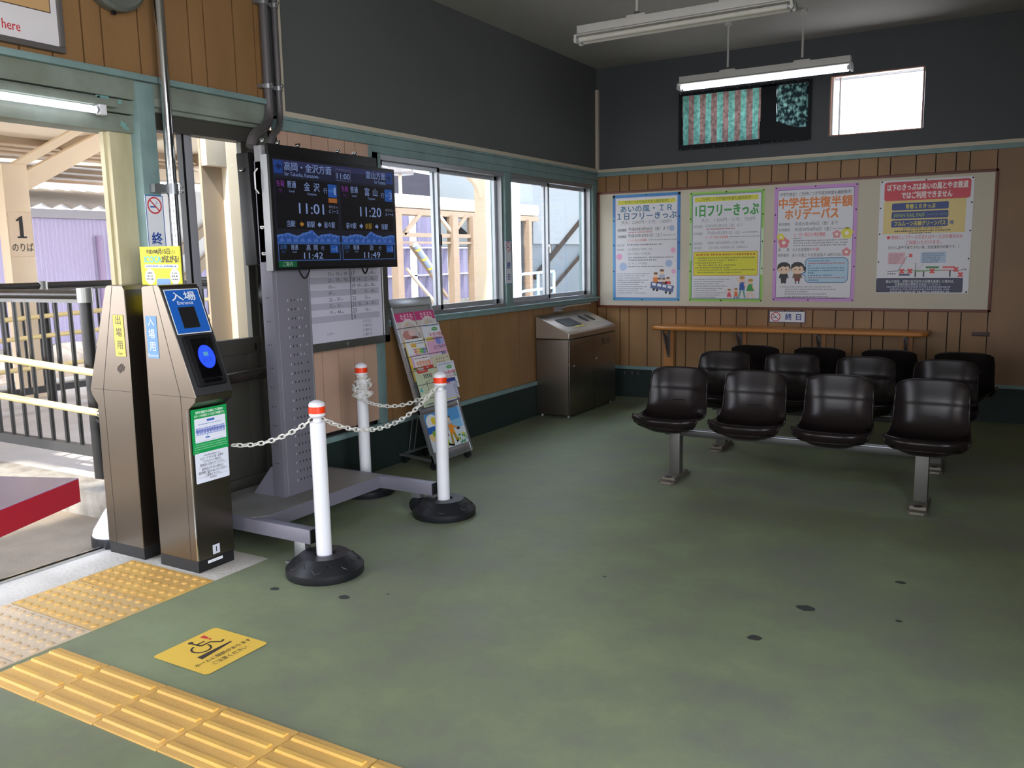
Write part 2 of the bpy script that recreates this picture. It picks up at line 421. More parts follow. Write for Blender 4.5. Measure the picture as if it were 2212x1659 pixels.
b = MB(); b.box((LW-.03, 6.115, .98), (LW+.012, 6.215, 2.1), teal, .003); b.box((LW-.03, 7.79, .98), (LW+.012, BW, 2.1), teal, .003)
b.box((LW-.05, 4.45, .955), (LW+.03, BW, .985), teal, .004); b.box((LW-.05, 4.45, .985), (LW+.045, BW, 1.0), teal, .003)
b.box((LW-.03, 4.445, 1.0), (LW+.012, 4.535, 2.1), teal, .003)
struct(b.build('trim_8'), 'teal window surround with projecting sill')

def sliding_window(n, ya, yb, z0, z1, ym, label, sash1, sash2):
    """two sashes meeting at ym"""
    r = empty('window_%d' % n, (LW-.06, (ya+yb)/2, z0)); struct(r, label)
    b = MB(); t = .022
    b.box((LW-.1, ya, z0), (LW+.005, yb, z0+.03), alu); b.box((LW-.1, ya, z1-.035), (LW+.005, yb, z1), alu)
    b.box((LW-.1, ya, z0), (LW-.01, ya+t, z1), alu); b.box((LW-.1, yb-t, z0), (LW-.01, yb, z1), alu)
    kid(b.build('window_frame'), r)
    for (p, q, xx) in sash1, sash2:
        b = MB(); w = .03
        b.box((xx-.012, p, z0+.03), (xx+.012, p+w, z1-.035), alulight); b.box((xx-.012, q-w, z0+.03), (xx+.012, q, z1-.035), alulight)
        b.box((xx-.012, p, z0+.03), (xx+.012, q, z0+.065), alulight); b.box((xx-.012, p, z1-.065), (xx+.012, q, z1-.035), alulight)
        s = b.build('sash'); kid(s, r)
        b = MB(); b.box((xx-.002, p+w, z0+.065), (xx+.002, q-w, z1-.065), glass)
        g = b.build('pane', smooth=False); kid(g, r)
    return r
w1 = sliding_window(1, 4.535, 6.115, 1.0, 2.09, 5.24, 'wide sliding window nearer the display stand', (4.56, 5.245, LW-.035), (5.205, 6.09, LW-.07))
w2 = sliding_window(2, 6.215, 7.79, 1.0, 2.09, 6.9, 'sliding window in the corner beside the back wall', (6.24, 6.945, LW-.035), (6.905, 7.76, LW-.07))
b = MB(); b.tube([(LW-.018, 6.925, 1.50), (LW-.004, 6.925, 1.50)], .018, chrome, 12); b.box((LW-.008, 6.915, 1.44), (LW, 6.935, 1.50), chrome)
kid(b.build('window_catch'), w2)
b = MB(); b.box((LW-.022, 5.222, 1.50), (LW-.012, 5.24, 1.58), blackp); kid(b.build('window_catch'), w1)

# doorway: header, posts, jamb
b = MB()
b.box((WO, -1.2, 2.17), (LW+.02, 3.55, 2.262), tealworn, .004); b.box((WO, -1.2, 2.262), (LW+.045, 3.57, 2.292), teal, .004)
b.box((WO, -1.2, 2.105), (LW+.008, 2.72, 2.166), tealworn, .003); b.box((WO, -1.2, 2.02), (LW-.006, 2.72, 2.10), tealworn, .003)
b.box((WO, 2.81, 2.15), (LW+.03, 3.54, 2.20), tealworn, .02); b.box((WO, 2.81, 2.13), (LW+.01, 3.54, 2.17), tealworn, .01)
struct(b.build('trim_9'), 'worn teal lintel boards over the platform doorway, paint flaking')
b = MB(); random.seed(5)
chipc = M('chipped_teal', (122, 168, 162), .5)
for (cy, cz, r) in ((2.56, 2.155, .028), (2.585, 2.14, .022), (2.64, 2.155, .016), (2.66, 2.055, .022), (2.53, 2.16, .012), (2.68, 2.04, .012)):
    n = 9; xx = LW+.0092 if cz > 2.11 else LW-.0048
    pts = [(xx, cy+math.cos(2*PI*i/n)*r*random.uniform(.5, 1.3), cz+math.sin(2*PI*i/n)*r*random.uniform(.4, 1.1)) for i in range(n)]
    b.add(pts, [tuple(range(n))], chipc)
struct(b.build('trim_15', smooth=False), 'bare patches of brighter teal where the lintel paint has flaked')
b = MB(); b.box((WO+.02, 2.715, 0), (LW+.035, 2.81, 2.255), teal, .004)
struct(b.build('trim_10'), 'teal post beside the open platform doorway')
b = MB(); b.box((LW-.09, 2.60, 0), (LW-.03, 2.72, 2.03), cream, .003); b.box((LW-.09, 2.588, 0), (LW-.06, 2.602, 2.03), cream)
struct(b.build('trim_11'), 'dirty cream jamb of the open platform doorway')

# sliding door leaf with glass
r = empty('door_1', (LW-.07, 3.15, 0)); struct(r, 'grey metal sliding door with tall glass beside the ticket machines')
X = LW-.07
b = MB(); b.box((X-.03, 2.81, 2.055), (X+.05, 3.52, 2.15), doorgrey); b.box((X-.03, 3.455, 0), (X+.04, 3.52, 2.06), doorgrey); b.box((X-.03, 2.81, 0), (X+.03, 2.84, 2.06), doorgrey)
kid(b.build('door_frame'), r)
b = MB(); b.box((X-.015, 3.41, .9), (X+.02, 3.455, 2.055), doorgrey); b.box((X-.015, 3.03, .99), (X+.02, 3.085, 2.055), M('stile_grey', (150, 150, 156), .5), .004); b.box((X-.018, 3.018, .99), (X+.023, 3.032, 2.055), blackp)
kid(b.build('door_stile'), r)
b = MB(); b.box((X-.02, 2.84, .2), (X+.012, 3.455, .93), doorgrey); b.box((X-.02, 2.84, .90), (X+.03, 3.455, .985), doorgrey, .003); b.box((X-.02, 2.84, 0), (X+.03, 3.455, .2), doorgrey, .003)
b.box((X-.02, 3.36, .2), (X+.02, 3.455, .9), doorgrey, .002); b.box((X+.029, 3.41, .91), (X+.032, 3.425, .95), blackp)
kid(b.build('door_panel'), r)
b = MB(); b.box((X, 2.84, .985), (X+.004, 3.42, 2.055), glass); kid(b.build('pane', smooth=False), r)

# back wall windows
def backwin(n, x0, x1, z0, z1, label):
    r = empty('window_%d' % n, ((x0+x1)/2, BW, z0)); struct(r, label)
    b = MB(); t = .02 if n == 3 else .009; fm = M('red_brown_frame', (176, 128, 108), .5) if n == 4 else M('dark_frame', (40, 42, 44), .5)
    if n == 4: b.box((x0-.0, BW+.02, z0), (x0+.012, BW+.10, z1), whiteo)
    for a, c in (((x0-t, BW-.012, z0-t), (x1+t, BW+.06, z0)), ((x0-t, BW-.012, z1), (x1+t, BW+.06, z1+t)), ((x0-t, BW-.012, z0), (x0, BW+.06, z1)), ((x1, BW-.012, z0), (x1+t, BW+.06, z1))): b.box(a, c, fm)
    kid(b.build('window_frame'), r)
    b = MB(); b.box((x0, BW+.10, z0), (x1, BW+.104, z1), glass); kid(b.build('pane', smooth=False), r)
    b = MB(); b.box((x0+.045, BW+.09, z0), (x0+.06, BW+.115, z1), whiteo); kid(b.build('sash'), r)
    return r
backwin(4, -1.475, -.77, 2.385, 2.86, 'bare high window glowing with daylight in the back wall')
backwin(3, -2.78, -1.67, 2.39, 2.85, 'high window covered by striped cloth in the back wall')

# striped cloth: procedural stripes, translucent
def clothmat():
    m = bpy.data.materials.new('striped_cloth'); m.use_nodes = True; nt = m.node_tree; nt.nodes.clear()
    o = nt.nodes.new('ShaderNodeOutputMaterial'); tc = nt.nodes.new('ShaderNodeTexCoord'); sp = nt.nodes.new('ShaderNodeSeparateXYZ')
    nt.links.new(tc.outputs['Object'], sp.inputs[0])
    def math_(op, a, b=None):
        n = nt.nodes.new('ShaderNodeMath'); n.operation = op
        for i, q in enumerate((a, b)):
            if q is None: continue
            if isinstance(q, (int, float)): n.inputs[i].default_value = q
            else: nt.links.new(q, n.inputs[i])
        return n.outputs[0]
    fr = math_('FRACT', math_('MULTIPLY', sp.outputs[0], 1/.107)); st = math_('GREATER_THAN', fr, .5)
    mx = nt.nodes.new('ShaderNodeMix'); mx.data_type = 'RGBA'; mx.inputs[6].default_value = (*lin((84, 128, 118)), 1); mx.inputs[7].default_value = (*lin((104, 84, 80)), 1)
    nt.links.new(st, mx.inputs[0])
    nz = nt.nodes.new('ShaderNodeTexNoise'); nz.inputs['Scale'].default_value = 34; nz.inputs['Detail'].default_value = 6; nt.links.new(tc.outputs['Object'], nz.inputs['Vector'])
    mr = nt.nodes.new('ShaderNodeMapRange'); mr.inputs[1].default_value = .35; mr.inputs[2].default_value = .7; mr.inputs[3].default_value = .5; mr.inputs[4].default_value = 1.1; nt.links.new(nz.outputs['Fac'], mr.inputs[0])
    m2 = nt.nodes.new('ShaderNodeMix'); m2.data_type = 'RGBA'; m2.blend_type = 'MULTIPLY'; m2.inputs[0].default_value = 1; nt.links.new(mx.outputs[2], m2.inputs[6]); nt.links.new(mr.outputs[0], m2.inputs[7])
    d = nt.nodes.new('ShaderNodeBsdfDiffuse'); t = nt.nodes.new('ShaderNodeBsdfTranslucent'); ms = nt.nodes.new('ShaderNodeMixShader'); ms.inputs[0].default_value = .62
    nt.links.new(m2.outputs[2], d.inputs[0]); nt.links.new(m2.outputs[2], t.inputs[0]); nt.links.new(d.outputs[0], ms.inputs[1]); nt.links.new(t.outputs[0], ms.inputs[2]); nt.links.new(ms.outputs[0], o.inputs[0])
    return m
clothm = clothmat()
def net_mat():
    m = bpy.data.materials.new('dark_cloth'); m.use_nodes = True; nt = m.node_tree; nt.nodes.clear()
    o = nt.nodes.new('ShaderNodeOutputMaterial'); tc = nt.nodes.new('ShaderNodeTexCoord')
    nz = nt.nodes.new('ShaderNodeTexNoise'); nz.inputs['Scale'].default_value = 26; nz.inputs['Detail'].default_value = 5; nt.links.new(tc.outputs['Object'], nz.inputs['Vector'])
    r = nt.nodes.new('ShaderNodeValToRGB'); e = r.color_ramp.elements; e[0].position = .46; e[0].color = (.01, .018, .02, 1); e[1].position = .75; e[1].color = (.22, .4, .37, 1)
    nt.links.new(nz.outputs['Fac'], r.inputs[0])
    d = nt.nodes.new('ShaderNodeBsdfDiffuse'); t = nt.nodes.new('ShaderNodeBsdfTranslucent'); ms = nt.nodes.new('ShaderNodeMixShader'); ms.inputs[0].default_value = .4
    nt.links.new(r.outputs[0], d.inputs[0]); nt.links.new(r.outputs[0], t.inputs[0]); nt.links.new(d.outputs[0], ms.inputs[1]); nt.links.new(t.outputs[0], ms.inputs[2]); nt.links.new(ms.outputs[0], o.inputs[0])
    return m
netm = net_mat(); darkcl = M('dark_hem_cloth', (16, 20, 26), .8)
def cloth(x0, x1, z0, z1, y, m, name, amp=.006, k=9):
    nx, nz = 50, 18; vs = []; fs = []
    for j in range(nz+1):
        for i in range(nx+1):
            x = x0+(x1-x0)*i/nx; z = z0+(z1-z0)*j/nz
            vs.append((x, y+amp*math.sin(k*2*PI*i/nx+j*.15)+amp*.5*math.sin(j*.9+i*.3), z+.004*math.sin(i*.5)))
    for j in range(nz):
        for i in range(nx): a = j*(nx+1)+i; fs.append((a, a+1, a+nx+2, a+nx+1))
    b = MB(); b.add(vs, fs, m); return b.build(name, ang=80)
ctn = empty('window_curtain', (-2.2, BW-.03, 2.37)); tag(ctn, 'striped teal and brown cloth pinned over the high window, dark cloth at its right', 'curtain')
kid(cloth(-2.80, -2.065, 2.40, 2.85, BW-.02, clothm, 'striped_cloth'), ctn)
kid(cloth(-1.93, -1.655, 2.47, 2.845, BW-.02, netm, 'mesh_cloth'), ctn)
b = MB()
b.box((-2.065, BW-.028, 2.375), (-1.93, BW-.016, 2.86), darkcl); b.box((-2.82, BW-.028, 2.362), (-1.635, BW-.016, 2.405), darkcl); b.box((-2.82, BW-.028, 2.845), (-1.635, BW-.016, 2.872), darkcl)
b.box((-1.66, BW-.028, 2.40), (-1.635, BW-.016, 2.85), darkcl); b.box((-2.82, BW-.028, 2.40), (-2.795, BW-.016, 2.85), darkcl)
b.prism([(-2.07, 2.38), (-2.07, 2.555), (-1.97, 2.56), (-1.82, 2.50), (-1.74, 2.475), (-1.655, 2.475), (-1.655, 2.38)], BW-.03, BW-.014, darkcl)
kid(b.build('dark_border'), ctn)
b = MB(); b.sphere((0, 0, 0), .0045, chrome, n=8); tk0 = b.build('tack')
for i in range(24):
    o = tk0 if i == 0 else tk0.copy()
    if i: C.objects.link(o)
    o.location = (-2.8+(i % 12)*.105, BW-.03, 2.37 if i < 12 else 2.866); kid(o, ctn)


b = MB(); b.box((-4, -14, -.12), (12, FW-.2, -.01), conc); b.box((RW+.2, FW-.2, -.12), (12, 3, -.01), conc); b.box((RW, FW-.2, -.1), (RW+.2, 1.9, 0), conc); b.box((-4, FW-.2, -.1), (RW, FW-.1, 0), conc)
struct(b.build('ground_street'), 'pavement outside the street entrance')
# ------------------------------------------------------------------ threshold rail and floor paving
b = MB(); b.box((-3.885, -1.2, -.01), (-3.872, 2.5, .012), chrome); b.box((-3.858, -1.2, -.01), (-3.85, 2.5, .010), chrome); b.box((-3.872, -1.2, -.01), (-3.858, 2.5, .003), blackp)
struct(b.build('trim_12'), 'steel door track set in the doorway threshold')

yel = M('tactile_yellow', (214, 172, 92), .55, rgb2=(188, 146, 80), vscale=5, bump=.2, bscale=80)
yelpale = M('tactile_worn', (212, 190, 158), .6, rgb2=(190, 172, 146), vscale=4, bump=.25, bscale=80)
yel2 = M('tactile_ribbed_yellow', (226, 180, 96), .5, rgb2=(206, 162, 88), vscale=4, bump=.2, bscale=80)
studm = M('tactile_stud', (206, 160, 80), .5, var=.08)
def dots(y0, y1, m, name='dotted_paving_block', studm=studm):
    x0, x1 = -3.58, -3.02; cx = (x0+x1)/2; cy = (y0+y1)/2
    b = MB(); b.box((x0, y0+.004, -.02), (x1, y1-.004, .005), m)
    nx, ny = 10, 5
    for i in range(nx):
        for j in range(ny):
            x = x0+(x1-x0)*(i+.5)/nx; y = y0+(y1-y0)*(j+.5)/ny
            b.lathe([(.0155, .004), (.0145, .0078), (.010, .0095), (.004, .0100)], studm, (x, y, 0), 10)
    return b.build(name, loc=(cx, cy, 0))
G = 'dotted tactile paving at the doorway'
tag(dots(2.165, 2.455, yel), 'yellow dotted paving block against the ticket machines', 'tactile paving', G)
tag(dots(1.865, 2.165, M('tactile_half', (212, 174, 108), .55, rgb2=(190, 160, 110), vscale=4, bump=.2)), 'middle yellow dotted paving block, second from the ticket machines', 'tactile paving', G)
tag(dots(1.565, 1.865, yelpale, studm=M('stud_worn', (196, 166, 124), .5)), 'faded greyish dotted paving block touching the ribbed blocks', 'tactile paving', G)
tag(dots(1.265, 1.565, yelpale, studm=MATS['stud_worn']), 'faded dotted paving block at the picture edge', 'tactile paving', G)
# ribbed tiles run away from the doorway
def ribbed():
    b = MB(); s = .302
    b.box((.003, .003, -.01), (s-.003, s-.028, .006), yel2, .002)
    for j in range(4):
        y = .040+j*.066
        b.prism([(y-.014, .005), (y-.008, .0125), (y+.008, .0125), (y+.014, .005)], .012, s-.02, M('ribbed_bar', (230, 182, 84), .45, rgb2=(208, 164, 86), vscale=8), 'x')
    return b.build('ribbed_paving_block')
G = 'ribbed tactile paving across the floor'
labs = ['yellow ribbed paving block touching the dotted blocks', 'second yellow ribbed block counted from the dotted blocks', 'third yellow ribbed block counted from the dotted blocks, nearest the wheelchair sticker', 'fourth yellow ribbed block counted from the dotted blocks',
        'fifth yellow ribbed block counted from the dotted blocks', 'sixth yellow ribbed block, just a corner at the picture bottom']
rb = ribbed(); ry = 1.440
for i, l in enumerate(labs):
    o = rb if i == 0 else rb.copy()
    if i: C.objects.link(o)
    o.location = (-2.988+i*.3005, ry+.002*i, .0); tag(o, l, 'tactile paving', G)

# wheelchair floor sticker
s = Sheet(.284, .290, 100, None); s.rrect(0, 0, 100, 102, 6, (236, 196, 76), 0)
ky = (52, 44, 36); rd = (206, 60, 60)
s.poly([(67, 8), (75, 8), (73, 20), (69, 20)], rd, 2); s.ell(71, 24, 2.2, 2.2, rd, 2)
s.ell(50, 12, 3.6, 3.6, ky, 2); s.line([(49, 16), (51, 31), (65, 31), (73, 44), (79, 41)], 3, ky, 2); s.line([(50, 23), (63, 23)], 2.6, ky, 2)
s.ring(46, 37, 12, 2.8, ky, 2, a0=-10, a1=260)
s.poly([(26, 53), (80, 53), (80, 56), (50, 60), (26, 63)], ky, 1)
s.text('ホームに傾斜があります', 52, 72, 9, ky, bold=.012, w=88); s.text('ご注意ください', 51, 85, 9, ky, bold=.012, w=54)
tag(s.build('floor_sticker', (-2.328, 1.833, .0022), (0, 1, 0), (-1, 0, 0)), 'yellow wheelchair slope warning sticker on the green floor', 'sticker')
# floor spots
spotm = M('floor_spot', (52, 54, 50), .6)
SP = [(-2.707, 2.516, .022), (-2.374, 2.588, .026), (-2.231, 2.698, .008), (-.659, 3.368, .036), (-.766, 3.006, .03), (-.324, 3.407, .014), (-.366, 3.831, .022), (-1.505, 3.307, .011)]
b = MB(); random.seed(2)
for x, y, r in SP:
    pts = [(x+math.cos(2*PI*i/12)*r*random.uniform(.8, 1.15), y+math.sin(2*PI*i/12)*r*.8*random.uniform(.8, 1.15), .0008) for i in range(12)]
    b.add(pts, [tuple(range(12))], spotm)
struct(b.build('floor_stains', smooth=False), 'dark round stains on the green floor')

# ------------------------------------------------------------------ ticket machines
def machine(side):
    """side +1: slanted panel faces the room (+x); -1: faces the platform"""
    if side > 0:
        prof = [(-3.415, .055), (-3.15, .055), (-3.14, .762), (-3.094, .795), (-3.088, .822), (-3.272, 1.298), (-3.282, 1.309), (-3.296, 1.312), (-3.388, 1.308), (-3.4, 1.298), (-3.409, .815)]
        r = empty('ticket_machine', (-3.28, 2.585, 0))
        bx = (-3.42, -3.155)
    else:
        prof = [(-3.805, .055), (-3.797, .74), (-3.835, .785), (-3.843, .815), (-3.662, 1.298), (-3.65, 1.309), (-3.635, 1.312), (-3.535, 1.308), (-3.523, 1.29), (-3.529, .817), (-3.538, .055)]
        r = empty('ticket_machine', (-3.67, 2.59, 0))
        bx = (-3.803, -3.54)
    y0, y1 = 2.483, 2.692
    b = MB(); b.prism(prof, y0, y1, steel)
    kid(b.build('body', ang=25), r)
    mod = r.children[0].modifiers.new('bev', 'BEVEL'); mod.width = .003; mod.segments = 2; mod.limit_method = 'ANGLE'; mod.angle_limit = math.radians(50)
    b = MB(); b.box((bx[0], y0+.003, 0), (bx[1], y1-.003, .056), M('plinth_black', (14, 14, 15), .6)); kid(b.build('plinth'), r)
    b = MB(); d = M('seam_dark', (46, 40, 36), .6)
    sm = [(-3.318, 1.306), (-3.188, .817), (-3.2, .057)] if side > 0 else [(-3.609, 1.306), (-3.741, .817), (-3.742, .057)]
    for p, q in zip(sm, sm[1:]): b.bar((p[0], y0-.0002, p[1]), (q[0], y0-.0002, q[1]), .0012, .0022, d, up=(1, 0, 0))
    pa = [p for p in prof]
    b.box((min(p[0] for p in pa if abs(p[1]-.8) < .1)+.03, y0-.0008, .8155), (max(p[0] for p in pa if abs(p[1]-.8) < .1)-(.0 if side > 0 else .0), y0, .8175), d)
    kid(b.build('panel_seam'), r)
    if side > 0:
        b = MB(); b.box((-3.157, y0-.0015, .06), (-3.149, y0+.004, .755), chrome); kid(b.build('corner_strip'), r)
    return r
tm = machine(1); tag(tm, 'steel card machine marked 入場 Entrance with blue sloped panel, nearer the display stand', 'ticket machine', 'card machines at the doorway')
te = machine(-1); tag(te, 'steel card machine with yellow 出場用 Exit label, on the platform side', 'ticket machine', 'card machines at the doorway')
# entrance slope items. slope plane
A = V((-3.088, 2.483, .822)); SV = V((-3.272+3.088, 0, 1.298-.822)).normalized(); SU = V((0, 1, 0)); SN = SU.cross(SV)
def on(u, v, n=0.): return A+SU*u+SV*v+SN*n
mt = Matrix((SU, SV, SN)).transposed().to_4x4(); mt.translation = A
b = MB(); b.M = mt; b.box((.002, .002, -.002), (.207, .508, .0015), M('bezel_gunmetal', (78, 78, 80), .4, metal=.6), .001); kid(b.build('bezel'), tm)
s = Sheet(.186, .212, 100, (250, 250, 250), .001)
bl = (20, 96, 190)
s.rect(2, 2, 98, 112, bl, 1); s.text('入場', 50, 19, 24, (240, 245, 250), bold=.015, w=70); s.text('Entrance', 50, 35, 13, (235, 240, 250), bold=.01)
s.rect(24, 46, 72, 100, (12, 12, 14), 2); s.frame(24, 46, 72, 100, 2, (30, 34, 44), 2.5)
kid(s.build('entrance_sign', on(.011, .288, .0035), SU, SV), tm)
b = MB(); b.M = mt
b.box((.024, .038, 0), (.186, .276, .016), blackp, .012); b.box((.052, .07, .012), (.168, .262, .0165), blackg, .004)
b.prism([(.056, .052), (.160, .052), (.150, .068), (.062, .068)], .014, .019, blackg, 'z')
kid(b.build('card_reader'), tm)
s = Sheet(.09, .112, 100, None)
s.ell(50, 62, 50, 62, (24, 24, 210), 1, 36); s.emit = 1.; s.ell(50, 62, 48, 60, (44, 92, 255), 2, 36)
s.rect(34, 38, 62, 58, (90, 160, 200), 3); s.text('ICカードを', 50, 74, 11, (16, 30, 150), lv=4); s.text('ふれてください', 50, 86, 10, (16, 30, 150), lv=4)
s.mb.mats[0] = glow((20, 30, 225), 1.)
kid(s.build('reader_light', on(.068, .115, .0175), SU, SV), tm)
# front sticker (x=-3.142 face, slightly leaning)
fp = V((-3.1395, 2.487, .418)); FV = (V((-3.14, 0, .762))-V((-3.15, 0, .055))).normalized()
s = Sheet(.200, .340, 100, None)
gr = (0, 158, 78); wh = (232, 236, 248); tx = (60, 62, 66)
s.rect(0, 0, 100, 102, gr, 1); s.rrect(4, 101, 98, 170, 3, wh, 1.5)
s.text('目的を通過または通過とする場合の', 51, 8, 6.5, (245, 255, 245), bold=.02, w=76); s.text('ICカードの利用エリアは以下の範囲です。', 51, 16, 6.5, (245, 255, 245), bold=.02, w=84)
s.rrect(8, 22, 95, 77, 2, (236, 238, 250), 2); s.rrect(42, 26, 64, 31, 2, (60, 110, 190), 3); s.dash(18, 84, 36, 2, (110, 140, 200), 3)
for i in range(27): s.rect(11+i*3, 44, 13+i*3, 46, (40, 90, 190), 3); s.rect(11+i*3, 47, 13+i*3, 57 if i % 3 else 55, (30, 80, 185), 3); s.rect(11+i*3, 58, 13+i*3, 60, (60, 110, 200), 3)
s.rect(8, 50, 96, 50.6, (30, 80, 185), 3.5); s.line([(42, 60), (42, 66)], .8, (60, 110, 190), 3); s.rect(36, 66, 48, 69, (60, 110, 190), 3); s.dash(10, 90, 74.5, 1, (150, 155, 170), 3)
for i in range(3): s.dash(5, 95, 82+i*5, 2, (150, 220, 170), 2)
s.dash(5, 18, 97, 2, (150, 220, 170), 2)
for t, y, h, w in (('IC改札機の故障等により', 108, 4.5, 46), ('ICカードでの入場・出場が', 114.5, 7, 64), ('できなかった場合は、', 122, 7, 52), ('駅係員にお知らせください。', 129.5, 7, 68), ('駅係員が不在の場合は', 139.5, 7, 60), ('高岡駅 ☎0766-22-1720へ', 147, 7, 80), ('ご連絡ください。', 154.5, 7, 44), ('高岡駅長', 162, 4, 20)):
    s.text(t, 51, y, h, tx, bold=.012, w=w)
s.line([(12, 134), (92, 134)], .4, (150, 150, 160), 3); s.line([(12, 158), (92, 158)], .4, (150, 150, 160), 3)
kid(s.build('notice_sticker', fp, (0, 1, 0), FV), tm)
s = Sheet(.04, .044, 40, (206, 210, 220), .0008); s.text('1', 20, 21, 34, (20, 20, 24), bold=.03)
kid(s.build('number_plate', (-3.1462, 2.563, .068), (0, 1, 0), FV), tm)
s = Sheet(.084, .013, 100, (238, 240, 242), .0008); s.dash(8, 92, 8, 3, (140, 140, 150))
kid(s.build('plinth_sticker', (-3.1535, 2.538, .031), (0, 1, 0), (0, 0, 1)), tm)
# side labels
s = Sheet(.074, .190, 100, (104, 148, 196), .0008)
for t, y in (('入', 32), ('場', 108), ('用', 184)): s.text(t, 50, y, 62, (226, 234, 240), bold=.012)
s.text('Entrance', 50, 238, 26, (220, 230, 240), w=92)
kid(s.build('side_label', (-3.385, 2.4815, .983), (1, 0, 0), (0, 0, 1)), tm)
s = Sheet(.077, .195, 100, (222, 200, 84), .0008)
for t, y in (('出', 32), ('場', 106), ('用', 180)): s.text(t, 50, y, 60, (92, 88, 76), bold=.012)
s.text('Exit', 50, 232, 26, (92, 88, 76))
s.frame(0, 0, 100, 253, 2, (110, 104, 70), 1)
kid(s.build('side_label', (-3.622, 2.4815, .980), (1, 0, 0), (0, 0, 1)), te)
b = MB(); sl = M('slot_dark', (80, 72, 66), .7)
for i in range(7):
    k = 1-abs(i-3)/5.2; x = -3.616+i*.0078; b.bar((x-.010*k, 2.482, .925-.024*k), (x+.010*k, 2.482, .925+.024*k), .0013, .0013, sl, up=(1, 0, 0))
kid(b.build('speaker_slots'), te)
b = MB(); b.M = Matrix(); b.box((-3.846, 2.50, .86), (-3.70, 2.675, 1.2), steelh); 
# platform-side slope panel of the exit machine
p0 = V((-3.843, 2.483, .815)); q0 = V((-3.662, 2.483, 1.298)); b = MB()
dv = (q0-p0).normalized(); nv = V((0, -1, 0)).cross(dv) if V((0, -1, 0)).cross(dv).x < 0 else -(V((0, -1, 0)).cross(dv))
for (u0, u1, v0, v1, t, m_) in ((.02, .185, .03, .25, .01, blackp), (.012, .196, .28, .49, .002, M('sign_yellow', (222, 190, 60), .5))):
    c = p0+V((0, (u0+u1)/2, 0))+dv*(v0+v1)/2+nv*t/2
    b.bar(c-V((0, (u1-u0)/2, 0)), c+V((0, (u1-u0)/2, 0)), v1-v0, t, m_, up=nv)
kid(b.build('card_reader'), te)

# yellow sign standing behind the entrance machine
s = Sheet(.283, .305, 100, (222, 216, 40), .004)
s.text('平成29年', 30, 8.5, 8, (60, 50, 40), bold=.02, w=26); s.text('4月15日', 58, 8, 10.5, (60, 50, 40), bold=.03, w=34); s.text('(土)', 83, 8.5, 7, (90, 80, 40), w=11)
s.text('ICOCA', 32, 20.5, 14.5, (84, 190, 210), bold=.02, w=42); s.text('が広がる!', 75, 20.5, 12.5, (70, 60, 50), bold=.03, w=42)
s.rrect(10, 29, 94, 35, 2, (236, 240, 236), 1); s.dash(14, 90, 32, 3.2, (70, 110, 170), 2)
s.ell(22, 49, 13, 13, (238, 240, 236), 1); s.ell(84, 48, 12, 13, (238, 240, 236), 1)
for cx in (22, 84):
    s.dash(cx-6, cx+7, 43, 2.6, tx, 2); s.dash(cx-8, cx+8, 48, 2.6, tx, 2); s.dash(cx-9, cx+9, 53, 2.6, tx, 2)
s.rrect(38, 52, 72, 78, 3, (118, 158, 208), 1); s.poly([(38, 68), (48, 62), (56, 66), (64, 60), (72, 64), (72, 78), (38, 78)], (160, 190, 226), 2)
o = s.build('standing_sign', (-3.575, 2.62, 1.18), (1, 0, -.012), (0, 0, 1)); tag(o, 'yellow notice standing up behind the steel ticket machines, lettered ICOCA が広がる!', 'sign')
b = MB(); b.box((-3.575, 2.632, 1.0), (-3.565, 2.642, 1.2), blackp); b.box((-3.45, 2.626, .0), (-3.43, 2.64, 1.2), blackp); 
kid(b.build('support_post'), o)

# ------------------------------------------------------------------ display stand
ds = empty('display_stand', (-3.28, 3.24, 0)); tag(ds, 'grey wheeled stand carrying the black departure screen', 'display stand')
b = MB(); b.box((-3.52, 2.78, .112), (-2.745, 2.832, .18), standgrey, .003); b.box((-2.748, 2.784, .114), (-2.742, 2.828, .178), blackp); kid(b.build('foot_beam'), ds)
b = MB(); b.box((-3.52, 3.705, .112), (-2.725, 3.757, .18), standgrey, .003); b.box((-2.728, 3.709, .114), (-2.722, 3.753, .178), blackp); kid(b.build('foot_beam'), ds)
b = MB(); b.prism([(-3.58, 2.80), (-3.13, 2.80), (-3.09, 2.86), (-3.09, 3.72), (-3.58, 3.72)], .172, .182, standtop, 'z'); b.box((-3.095, 2.835, .112), (-3.088, 3.705, .181), standgrey)
kid(b.build('base_plate'), ds)
b = MB(); b.box((-3.32, 3.12, .182), (-3.24, 3.385, 1.9), standgrey, .003)
b.prism([(-3.32, .182), (-3.47, .182), (-3.33, .34), (-3.32, .34)], 3.12, 3.127, standgrey); b.prism([(-3.32, .182), (-3.47, .182), (-3.33, .34), (-3.32, .34)], 3.378, 3.385, standgrey)
b.box((-3.2405, 3.146, .19), (-3.2385, 3.149, 1.36), alulight); b.box((-3.2405, 3.374, .19), (-3.2385, 3.377, 1.36), alulight)
hd = M('hole_black', (6, 6, 7), .9); hl = M('hole_light', (190, 192, 205), .5)
for i in range(21):
    z = 1.20-i*.0475
    for j in range(6):
        y = 3.215+j*.0245
        if j > 3 and i < 8 and (i+j) % 2: continue
        m_ = hl if (j == 0 or (i < 7 and j > 2)) else hd
        b.box((-3.2405, y, z), (-3.2393, y+.005, z+.011), m_)
for z in (1.22, 1.10, .98, .86, .76, .66, .56, .46, .36):
    for k in (0, .018): b.box((-3.275-k, 3.1195, z), (-3.270-k, 3.1205, z+.006), hd)
kid(b.build('column'), ds)
